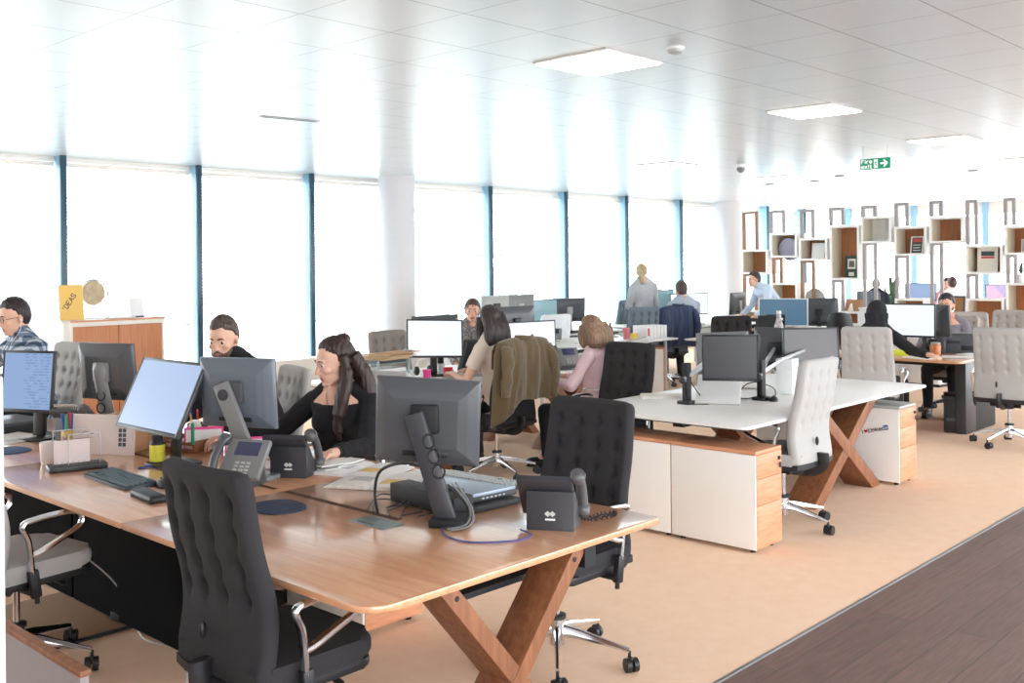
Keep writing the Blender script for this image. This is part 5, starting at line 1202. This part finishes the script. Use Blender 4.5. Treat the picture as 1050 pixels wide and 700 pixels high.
# marker rack
t = thing('pen_holder', 'slim holder of marker pens beside the mug', 'pen holder', (2.27, 5.32, .73), R(10)); obj('case', G().box((0, 0, .06), (.05, .05, .12), None, .004), mat('holder_yellow', (222, 196, 60), .5, var=((120, 60, 110), 26)), t)
for i, (dx, dy, m_) in enumerate(((-.014, -.012, GRN2), (.012, -.014, BLU), (-.012, .012, BLU), (.014, .012, RED))): obj('marker', G().tube([(dx, dy, .10), (dx * 1.5, dy * 1.5, .205)], .0085, 10), m_, t)
t = thing('pen_pot', 'dark mesh pen pot crammed with pens by the grey phone', 'pen pot', (2.86, 5.05, .73)); obj('pot', G().lathe([(.001, 0), (.05, 0), (.055, .11), (.052, .11), (.047, .004), (.001, .004)], n=24), mat('mesh_brown', (70, 50, 48), .5), t)
for i, m_ in enumerate((BLACK, PNK, BLU, mat('ochre', (200, 160, 60), .5), RED, LGREY)):
    a = i * 1.05; obj('pen', G().tube([(.018 * math.cos(a), .018 * math.sin(a), .01), (.045 * math.cos(a), .045 * math.sin(a), .17 + .012 * (i % 3))], .005, 8), m_, t)
t = thing('pink_folder', 'bright pink folder standing under the grey-backed monitor', 'folder', (*AT(262, 448, 5.08), .73), R(236)); obj('cover', G().box((0, 0, .055), (.012, .30, .11), ry3(R(-12)), .002), PNK, t); obj('sheets', G().box((.008, .0, .05), (.008, .28, .10), ry3(R(-12))), PAPER, t)
t = thing('pink_folder', 'second pink folder, between the pale screen and the pen pot', 'folder', (*AT(209, 432, 5.35), .73), R(236)); obj('cover', G().box((0, 0, .06), (.012, .20, .12), ry3(R(-10)), .002), PNK, t); obj('sheets', G().box((.008, .0, .055), (.008, .18, .105), ry3(R(-10))), PAPER, t)
t = thing('desk_organiser', 'low wooden organiser with papers between the bottle and the pen pot', 'organiser', (2.77, 4.95, .73), R(10)); obj('tray', G().box2((-.10, -.13, 0), (.10, .13, .012), .002), WOODL, t); obj('tray', G().box2((-.10, -.13, .035), (.10, .13, .045), .002), WOODL, t)
for s_ in (-1, 1): obj('side', G().box2((-.10, s_ * .13 - .006, 0), (.10, s_ * .13 + .006, .06), .002), WOODL, t)
obj('papers', G().box2((-.08, -.11, .012), (.08, .11, .03)), mat('paper_pinkish', (232, 206, 196), .8), t)
t = thing('jar', 'clear jar of pale sweets on the wooden organiser', 'jar', (2.80, 4.97, .776)); obj('glass', G().lathe([(.001, 0), (.032, 0), (.034, .07), (.026, .08), (.001, .08)], n=20), mat('jar_pale', (206, 206, 186), .2), t); obj('lid', G().lathe([(.028, .08), (.028, .095), (.001, .096)], n=20), PLASTW, t)
t = thing('highlighter', 'green highlighter standing at the edge of the pale screen', 'pen', (2.69, 4.80, .776)); obj('barrel', G().lathe([(.001, 0), (.009, 0), (.009, .08), (.001, .082)], n=12), GRN2, t); obj('cap', G().lathe([(.0095, .08), (.008, .11), (.001, .112)], n=12), GRN2, t)
t = thing('clear_tube', 'tall clear tube standing by the grey monitor back', 'tube', (2.74, 5.88, .73)); obj('tube', G().lathe([(.022, 0), (.022, .30), (.019, .30), (.019, .004)], n=20), mat('clear_plastic', (214, 226, 230), .15, alpha=.55), t); obj('stopper', G().lathe([(.001, .30), (.022, .30), (.022, .315), (.001, .316)], n=20), LGREY, t)
t = thing('box_file', 'black box file by the monitor showing a document', 'box file', (2.35, 6.3, .73), R(8)); obj('box', G().box2((-.13, -.17, 0), (.13, .17, .07), .004), BLACK, t); obj('lid', G().box2((-.131, -.171, .055), (.131, .171, .075), .003), DGREY, t)
def sheets(label, loc, rz, w, d, n, m_=PAPER, grp='papers on the desks', cat='papers', name='paper_stack', th=.004, jit=.03):
    t = thing(name, label, cat, loc, rz, grp); rnd = random.Random(label)
    for i in range(n):
        g = G(); a = rnd.uniform(-.25, .25) if i else 0; ox, oy = rnd.uniform(-jit, jit), rnd.uniform(-jit, jit); ph = rnd.uniform(0, 6)
        f = lambda u, v, o=0: V(((u - .5) * w, (v - .5) * d, th * i + o + .004 * abs(math.sin(u * 3 + ph)) * (1 if i == n - 1 else .0)))
        g.shell(lambda u, v: f(u, v, th * .85), lambda u, v: f(u, v, 0), 6, 6); bmesh.ops.transform(g.bm, matrix=Mx.Translation((ox, oy, 0)) @ Mx.Rotation(a, 4, 'Z'), verts=g.bm.verts)
        obj('sheet', g, m_, t, sharp=50)
    return t
PRINT = mat('printed_page', (222, 214, 206), .8, var=((240, 238, 232), 30, (1, 8, 1)))
def magazine(label, loc, rz, w=.42, d=.30, pm=PRINT, th=.016):
    t = thing('open_magazine', label, 'magazine', loc, rz, 'magazines on the nearest desk')
    for s_ in (-1, 1):
        zt = lambda u: .004 + th * math.sin(PI * min(1, u * 1.02)) ** .6 * (1 - .5 * u)
        g = G().shell(lambda u, v: V((s_ * u * w / 2, (v - .5) * d, zt(u))), lambda u, v: V((s_ * u * w / 2, (v - .5) * d, 0)), 12, 3); p_ = obj('page_block', g, pm, t, sharp=50)
        g = G().shell(lambda u, v: V((s_ * (.15 + .5 * u) * w / 2, (.05 + .28 * v - (.3 if s_ > 0 else .2)) * d, zt(.15 + .5 * u) + .0012)), lambda u, v: V((s_ * (.15 + .5 * u) * w / 2, (.05 + .28 * v - (.3 if s_ > 0 else .2)) * d, zt(.15 + .5 * u) - .001)), 6, 2)
        obj('printed_picture', g, mat('print_ochre', (226, 190, 120), .7) if s_ > 0 else mat('print_greys', (188, 184, 184), .7), p_)
    return t
magazine('open magazine with a yellow panel beside the laptop dock', (2.86, 3.50, .7305), R(-62), .40, .29)
magazine('open magazine under loose pages, nearer the long-haired woman', (2.97, 3.78, .7305), R(-70), .42, .30, mat('plain_page', (236, 234, 232), .8))
sheets('untidy white papers in front of the long-haired woman', (2.93, 3.98, .7305), R(12), .21, .297, 7, jit=.035, th=.005)
sheets('white sheets behind the monitor on the laptop dock', (3.07, 3.40, .7305), R(-20), .21, .297, 2)
sheets('white papers at the left edge of the photo', (2.22, 6.0, .7305), R(20), .21, .297, 4)
sheets('white papers behind the pen pot', (2.95, 5.75, .7305), R(-12), .21, .297, 5)
sheets('pale note sheet in front of the turned-away phone', (2.76, 4.17, .7305), R(30), .15, .21, 2, mat('note_pink', (236, 220, 222), .8))
t = thing('notepad', 'yellow sticky notes under the nearest monitor', 'notepad', (3.10, 3.27, .7305), R(20)); obj('pad', G().box2((-.038, -.038, 0), (.038, .038, .012)), mat('sticky_yellow', (236, 226, 120), .7), t); obj('backing', G().box2((-.038, -.038, -.0), (.038, .038, .002)), CARD, t)
cable('white cable hanging behind the nearest chair to the floor', [(1.92, 3.40, .70), (1.93, 3.40, .5), (1.90, 3.44, .25), (1.95, 3.5, .02), (2.2, 3.6, .008)], .004, LGREY)
cable('pale cable looping on the floor under the middle desk', [(2.05, 4.9, .40), (2.20, 4.7, .22), (2.28, 4.62, .03), (2.2, 4.35, .01), (2.3, 4.1, .01), (2.42, 3.9, .01)], .004, LGREY)
for i in range(3): cable('black cable heaped on the floor under the middle desk, %s loop' % ['lowest', 'middle', 'top'][i], [(2.25, 4.9 - .05 * i, .012 + .012 * i), (2.4, 4.8, .03 + .012 * i), (2.45, 4.55 + .06 * i, .012 + .014 * i), (2.3, 4.5, .02 + .012 * i), (2.22, 4.72, .016 + .013 * i), (2.32, 4.86, .02 + .013 * i)], .008, BLACK)
t = thing('floor_box', 'dark floor outlet plate in the carpet behind the nearest chair', 'floor outlet', (2.35, 4.85, .001), R(0)); obj('lid', G().box2((-.5, -.28, 0), (.45, -.26, .012)), BLACKM, t); obj('plate', G().box2((-.5, -.26, 0), (.45, .5, .006), .002), mat('carpet_plate', (150, 122, 94), .9), t)
# low wood-edged panel in the corner of the frame
t = thing('low_panel', 'low grey panel with a wooden edge in the bottom corner of the photo', 'panel', (1.19, 3.4, 0)); obj('panel', G().box2((-.012, -.70, .02), (.012, 1.1, .595)), mat('panel_felt', (150, 142, 142), .9), t); obj('edge_strip', G().box2((-.014, -.705, .595), (.016, 1.1, .612), .002), WOODL, t); obj('feet', G().box2((-.04, -.68, 0), (.04, -.62, .02)), BLACKM, t); obj('feet', G().box2((-.04, .9, 0), (.04, .96, .02)), BLACKM, t)

# ================================================================== jackets over chair backs
def jacket(label, x, y, rz, m_, hem=.62, corner=.14, name='jacket', seed=0, k=1.):  # local frame of the chair under it
    t = thing(name, label, 'jacket', (x, y, 0), rz, 'jackets hung on chairs')
    path = smooth_path([(-.228, 0, .90), (-.232, 0, 1.02), (-.262, 0, 1.112), (-.322, 0, 1.122), (-.366, 0, 1.05), (-.372, 0, .90), (-.362, 0, .76), (-.350, 0, hem)], 6)
    def P(u, v, o):
        f = v * (len(path) - 1); i = min(int(f), len(path) - 2); q = path[i].lerp(path[i + 1], f - i); a = u * 2 - 1; drop = max(0, v - .35)
        y_ = a * (.285 + .07 * drop); wv = math.sin(a * 11 + seed) * .014 * drop + noise.noise(V((a * 4 + seed, v * 2.0, 0))) * .05 * drop + noise.noise(V((a * 9, v * 5, seed))) * .012 * min(1, v * 2)
        wrap = .10 * max(0, abs(a) - .80) / .20 * min(1, drop * 4)
        z = q.z - .035 * abs(a) ** 3 * (1 if v > .2 else .4) - (corner * max(0, a - .25) * max(0, v - .75) * 4 / .75 if corner else 0) + .02 * math.sin(a * 7 + seed) * max(0, v - .8)
        return V((q.x + wv + wrap - o, y_, z))
    obj('cloth', G().shell(lambda u, v: P(u, v, .006), lambda u, v: P(u, v, -.004), 44, 52), m_, t, sharp=None)
    for s_ in (-1, 1):
        pts = [(-.34, s_ * .235, 1.06), (-.385, s_ * .262, .95), (-.39, s_ * .285, .80), (-.37, s_ * .275 + .01, .64 + .05 * (s_ > 0))]
        g = G().tube(smooth_path(pts, 6), [.035] + [.052] * 12 + [.046] * 6, 14, flat=.55, up=(0, 1, 0)); 
        for v in g.bm.verts: v.co += V((1, .6, 0)) * noise.noise(v.co * 12) * .014
        obj('sleeve', g, m_, t, sharp=None)
    obj('neck_collar', G().tube(smooth_path([(-.30, -.10, 1.125), (-.345, -.06, 1.125), (-.36, 0, 1.118), (-.345, .06, 1.125), (-.30, .10, 1.125)], 5), .02, 8, flat=.5), m_, t, sharp=None)
    return t
jacket('olive-brown corduroy jacket hung over the chair of the woman in beige', 5.86, 5.69, R(90), mat('olive_corduroy', (96, 80, 54), .95, sheen=.4, bump=(60, .5, .004, (1, 14, 1))), .64, .16)
jacket('navy jacket hung over the chair of the man in grey', 11.85, 8.2, R(72), mat('navy_cloth', (44, 58, 88), .9, sheen=.2), .56, .05, seed=3)

# ================================================================== middle benches
LBLUE = mat('tray_blue_grey', (150, 172, 178), .4)
t = thing('letter_tray', 'blue-grey stacked letter tray full of folders', 'letter tray', (5.33, 6.45, .73), R(2))
for k in range(3): obj('tray', G().box2((-.17, -.12, .02 + k * .075), (.17, .12, .026 + k * .075), .001), LBLUE, t); obj('papers', G().box2((-.14, -.10, .027 + k * .075), (.15, .11, .055 + k * .075)), [CHAR, PAPER, DGREY][k], t)
for sx in (-1, 1):
    for s2 in (-1, 1): obj('post', G().box((sx * .165, s2 * .115, .10), (.02, .012, .2)), LBLUE, t)
sheets('tan and white folders piled on the blue-grey letter tray', (5.36, 6.44, .932), R(8), .32, .24, 5, mat('folder_tan', (206, 176, 140), .8), th=.009, jit=.03)
t = thing('clipboard', 'wooden clipboard sticking out over the letter tray', 'clipboard', (5.44, 6.40, .980), R(14)); obj('board', G().box2((-.17, -.11, 0), (.17, .11, .005), .001), CARD, t); obj('clip', G().box2((.12, -.04, .005), (.15, .04, .014), .002), STEEL, t)
def cup(label, x, y, m_, z=.73, r=.036, h=.09): t = thing('cup', label, 'cup', (x, y, z), 0, 'cups'); obj('body', G().lathe([(.001, 0), (r * .8, 0), (r, h), (r * .92, h), (r * .74, .005), (.001, .005)], n=20), m_, t); obj('rim', G().lathe([(r * .9, h), (r * 1.03, h + .001), (r * 1.03, h + .005), (r * .9, h + .005)], n=20), m_, t)
cup('red cup under the white-screened monitor', 5.93, 6.33, RED, r=.042); cup('pink paper cup left of the red cup', 5.69, 6.33, PNK)
cup('white cup behind the red cup', 6.1, 6.60, PLASTW)
t = thing('headset', 'white headset standing under the white-screened monitor', 'headset', (5.80, 6.50, .73)); obj('band', G().tube([(.075 * math.cos(a), 0, .09 + .075 * math.sin(a)) for a in [PI * i / 12 for i in range(13)]], .008, 8), PLASTW, t); obj('ear_cup', G().ell((-.075, 0, .07), (.02, .035, .04)), BLACK, t); obj('ear_cup', G().ell((.075, 0, .07), (.02, .035, .04)), BLACK, t); obj('stand', G().box2((-.05, -.05, 0), (.05, .05, .03), .004), PLASTW, t)
sheets('white notes by the hand of the woman in beige', (5.75, 6.12, .7305), R(10), .21, .28, 3)
keyboard('white keyboard in front of the woman in beige', 6.0, 6.20, R(90), PLASTW, LGREY)
t = thing('black_folder', 'black ring binder leaning beside the white-screened monitor', 'folder', (6.42, 6.52, .73), R(82)); obj('cover', G().box((0, 0, .15), (.06, .24, .30), ry3(R(-22)), .006), BLACK, t); obj('spine_label', G().box((-.05, -.121, .12), (.03, .002, .10), ry3(R(-22))), PAPER, t)
sheets('loose white papers near the pink-shirted woman', (7.15, 6.10, .7305), R(30), .21, .297, 3)
keyboard('black keyboard in front of the woman in pink', 6.75, 6.12, R(95), BLACK, CHAR)
# ---- white table with arms
t = thing('newspaper', 'folded newspaper on the far side of the white table', 'newspaper', (6.06, 4.20, .7305), R(-50)); obj('pages', G().prism(rrect(-.17, -.11, .17, .11, .01), 0, .012, None, .003), PRINT, t); obj('fold', G().box2((-.165, -.1, .012), (.10, .09, .018), .002), PRINT, t)
t = thing('laptop_riser', 'white tilted laptop riser under the black-screened monitor', 'laptop riser', (*AT(737, 407, 7.0), .73), R(28)); g = G(); g.prism([(-.14, 0), (-.07, 0), (.17, .155), (.17, .17), (.145, .17), (-.155, .012)], -.15, .15, Mx(((1, 0, 0, 0), (0, 0, 1, 0), (0, 1, 0, 0), (0, 0, 0, 1))), .004); obj('platform', g, PLASTW, t)
g = G(); g.prism([(.0, 0), (.16, 0), (.145, .145), (.13, .145)], -.13, -.12, Mx(((1, 0, 0, 0), (0, 0, 1, 0), (0, 1, 0, 0), (0, 0, 0, 1)))); g2 = obj('strut', g, BLACK, t); g = G(); g.prism([(.0, 0), (.16, 0), (.145, .145), (.13, .145)], .12, .13, Mx(((1, 0, 0, 0), (0, 0, 1, 0), (0, 1, 0, 0), (0, 0, 0, 1)))); obj('strut', g, BLACK, t)
t = thing('white_carton', 'tall white box standing by the light grey chair on the white table', 'box', (6.78, 3.62, .73), R(12)); obj('carton', G().box2((-.075, -.06, 0), (.075, .06, .255), .004), PLASTW, t); obj('lid', G().box2((-.077, -.062, .18), (.077, .062, .258), .003), PLASTW, t)
sheets('white papers lying behind the tall white box', (6.95, 4.05, .7305), R(12), .22, .3, 2)
for i, pts in enumerate(([(5.84, 3.88, .86), (5.80, 3.86, .80), (5.83, 3.83, .735), (5.95, 3.72, .735), (6.1, 3.62, .735)], [(5.88, 3.86, .88), (5.97, 3.82, .76), (6.05, 3.75, .735), (6.2, 3.68, .736)], [(6.33, 3.6, .86), (6.26, 3.66, .84), (6.22, 3.70, .76), (6.3, 3.72, .735), (6.42, 3.66, .735)], [(6.38, 3.58, .84), (6.46, 3.55, .80), (6.48, 3.56, .74), (6.40, 3.58, .735)])):
    cable('black cable looping down the white table poles, %s' % ['outermost', 'by the riser', 'by the mouse', 'shortest'][i], pts, .004)
# ---- far white table
for i in range(6):
    t = thing('box_file', 'white box file in the row on the far white table, %s' % ['with the red label', 'next to the red-labelled one', 'third from the red-labelled one', 'fourth from the red-labelled one', 'second from the end', 'at the far end'][i], 'box file', (10.66 + i * .058, 7.74 - i * .012, .73), R(-4), 'white box files')
    obj('case', G().box2((-.027, -.12, 0), (.027, .12, .17), .003), PLASTW, t); obj('spine_label', G().box2((-.016, -.122, .04), (.016, -.119, .14)), RED if i == 0 else PAPER, t)
cup('clear red-topped cup of pens on the far white table', 10.50, 7.86, mat('cup_rose', (214, 120, 130), .3), r=.05, h=.14); cup('yellow tub on the far white table', 10.42, 7.68, mat('tub_yellow', (236, 206, 80), .5), r=.05, h=.08)
for i, (x, y, m_, hh) in enumerate(((10.28, 7.95, BLACK, .2), (9.95, 8.03, BLACK, .16))): t = thing('bottle', ['black bottle beside the red-topped cup', 'short black bottle behind the woman in pink'][i], 'bottle', (x, y, .73)); obj('body', G().lathe([(.001, 0), (.035, 0), (.035, hh * .7), (.014, hh * .85), (.014, hh)], n=16), m_, t); obj('cap', G().lathe([(.017, hh), (.017, hh + .02), (.001, hh + .021)], n=16), CHAR, t)
for i, (x, y, r_) in enumerate(((9.35, 7.85, 10), (9.7, 7.8, -8), (9.55, 7.98, 30))): sheets('white papers by the pale tufted chair, %s' % ['lowest pile', 'pile by the bottle', 'pile by the phone'][i], (x, y, .7305), R(r_), .22, .3, 6, th=.01)
phone('grey desk phone on the far white table', 9.25, 8.05, R(215), m1=DGREY, face=MGREY)
# ---- row by the window, man with navy jacket, crowded desk
for i, (x, y) in enumerate(((10.1, 9.15), (11.0, 9.2), (11.7, 9.25))): keyboard('keyboard under the monitors by the window, %s' % ['leftmost', 'middle', 'rightmost'][i], x, y, R(90), BLACK, CHAR)
keyboard('keyboard under the hands of the man in grey', 13.0, 8.75, R(70), BLACK, CHAR)
sheets('papers beside the man in grey', (13.5, 8.8, .7305), R(12), .22, .3, 5, th=.008)
for i, (x, y, r_) in enumerate(((12.6, 6.7, 20), (12.0, 6.8, -14), (13.0, 6.6, 5), (14.0, 6.4, -30))): sheets('pile of papers on the crowded desk, %s' % ['under the white-framed monitor', 'left of the white-framed monitor', 'in front of the white-framed monitor', 'right of the dark monitor back'][i], (x, y, .7305), R(r_), .22, .3, 6, th=.012)
for i, (x, y) in enumerate(((11.5, 6.75), (12.5, 6.9))):
    t = thing('document_rack', ['black rack of trays behind the white table monitors', 'second black rack of trays on the crowded desk'][i], 'letter tray', (x, y, .73), R(10), 'black letter trays')
    for k in range(3): obj('tray', G().box2((-.17, -.13, .01 + k * .08), (.17, .13, .018 + k * .08), .001), BLACK, t); obj('papers', G().box2((-.15, -.11, .019 + k * .08), (.15, .12, .045 + k * .08)), [PAPER, CARD, PAPER][k], t)
    for sx in (-1, 1): obj('side', G().box2((sx * .17 - .006, -.13, 0), (sx * .17 + .006, .13, .25)), BLACK, t)
t = thing('bottle', 'white spotted bottle by the black rounded chair', 'bottle', (11.32, 6.15, .73)); obj('body', G().lathe([(.001, 0), (.05, 0), (.055, .02), (.055, .19), (.032, .26), (.028, .33), (.001, .335)], n=24), mat('spotted_white', (232, 228, 228), .35, var=((120, 112, 112), 40)), t); obj('cap', G().lathe([(.030, .335), (.030, .37), (.001, .372)], n=20), PLASTW, t)
# plain black shell chair
t = thing('shell_chair', 'black rounded-back chair in front of the white cupboard', 'chair', (12.35, 5.85, 0), R(25))
g = G(); g.shell(lambda u, v: V((-.21 - .05 * v + .09 * (2 * u - 1) ** 2, (2 * u - 1) * .175 * (1 - .25 * v ** 3), .52 + .54 * v - .03 * (2 * u - 1) ** 2 * v)), lambda u, v: V((-.23 - .05 * v + .09 * (2 * u - 1) ** 2, (2 * u - 1) * .175 * (1 - .25 * v ** 3), .52 + .54 * v - .03 * (2 * u - 1) ** 2 * v)), 14, 12); obj('backrest', g, BLACK, t)
obj('seat', G().prism(rrect(-.22, -.22, .22, .22, .08), .43, .47, None, .015), BLACK, t); obj('back_post', G().tube([(-.15, 0, .42), (-.25, 0, .46), (-.255, 0, .62)], .02, 8), BLACK, t); obj('column', G().cyl((0, 0, .1), (0, 0, .43), .022), CHROME, t)
for k in range(4): a = R(90 * k + 45); obj('leg', G().tube([(0, 0, .12), (.16 * math.cos(a), .16 * math.sin(a), .09), (.3 * math.cos(a), .3 * math.sin(a), .0155)], .014, 8), BLACK, t)
t = thing('white_cupboard', 'white low cupboard in front of the shelves, behind the black rounded chair', 'cupboard', (13.85, 5.75, 0), R(-6)); obj('carcass', G().box2((0, -.62, .04), (.42, .55, 1.02), .004), PLASTW, t); obj('top', G().box2((-.01, -.63, 1.02), (.43, .56, 1.045), .003), WHITE, t)
for s_ in (-1, 1): obj('door', G().box2((-.014, -.035 + s_ * .005, .06), (.0, -.035 + s_ * .575, 1.0), .002), PLASTW, t)
obj('plinth', G().box2((.03, -.6, 0), (.40, .53, .04)), BLACKM, t)
# ---- right-hand wooden desk
t = thing('scanner', 'grey and black desktop scanner with a pink tag', 'scanner', (10.95, 3.86, .73), R(15)); g = G(); g.prism([(-.13, 0), (.13, 0), (.13, .10), (.02, .19), (-.06, .19), (-.13, .07)], -.18, .18, Mx(((1, 0, 0, 0), (0, 0, 1, 0), (0, 1, 0, 0), (0, 0, 0, 1))), .012); obj('body', g, DGREY, t); obj('lid', G().box((.05, 0, .165), (.16, .30, .03), ry3(R(35)), .008), MGREY, t); obj('tray', G().box((-.11, -.08, .06), (.06, .13, .05), None, .006), BLACK, t); obj('tag', G().box((-.10, .13, .10), (.008, .035, .09), ry3(R(15))), PNK, t); obj('tray', G().box((-.09, .06, .12), (.05, .13, .05), ry3(R(-20)), .006), CHAR, t)
t = thing('handbag', 'small black bag beside the pink-tagged scanner', 'bag', (10.72, 4.02, .73), R(20)); obj('body', G().prism(rrect(-.05, -.09, .05, .09, .03), 0, .15, None, .02, 3), BLACK, t); obj('strap', G().tube(smooth_path([(0, -.06, .14), (0, -.04, .20), (0, .04, .20), (0, .06, .14)], 6), .006, 6), BLACK, t)
t = thing('jar', 'jar of orange sweets on the wooden desk by the scanner', 'jar', (10.58, 3.98, .73)); obj('glass', G().lathe([(.001, 0), (.05, 0), (.055, .09), (.045, .11), (.001, .11)], n=20), mat('jar_orange', (222, 150, 80), .35, var=((190, 96, 50), 40)), t); obj('lid', G().lathe([(.047, .11), (.047, .125), (.001, .126)], n=20), LGREY, t)
sheets('white papers near the right-hand desk corner', (10.33, 3.68, .7305), R(10), .21, .297, 2); sheets('white papers beside the reaching hand', (10.08, 3.92, .7305), R(-20), .21, .297, 2); sheets('white papers by the light grey chair at the frame edge', (10.75, 3.66, .7305), R(60), .21, .297, 2)
t = thing('yellow_notebook', 'yellow notebook under the bright white screen', 'notebook', (10.24, 4.22, .73), R(8)); obj('cover', G().box2((-.02, -.16, 0), (.02, .16, .06), .003), mat('acid_yellow', (222, 230, 70), .5), t); obj('pages', G().box2((-.012, -.158, .004), (.022, .158, .056)), PAPER, t)
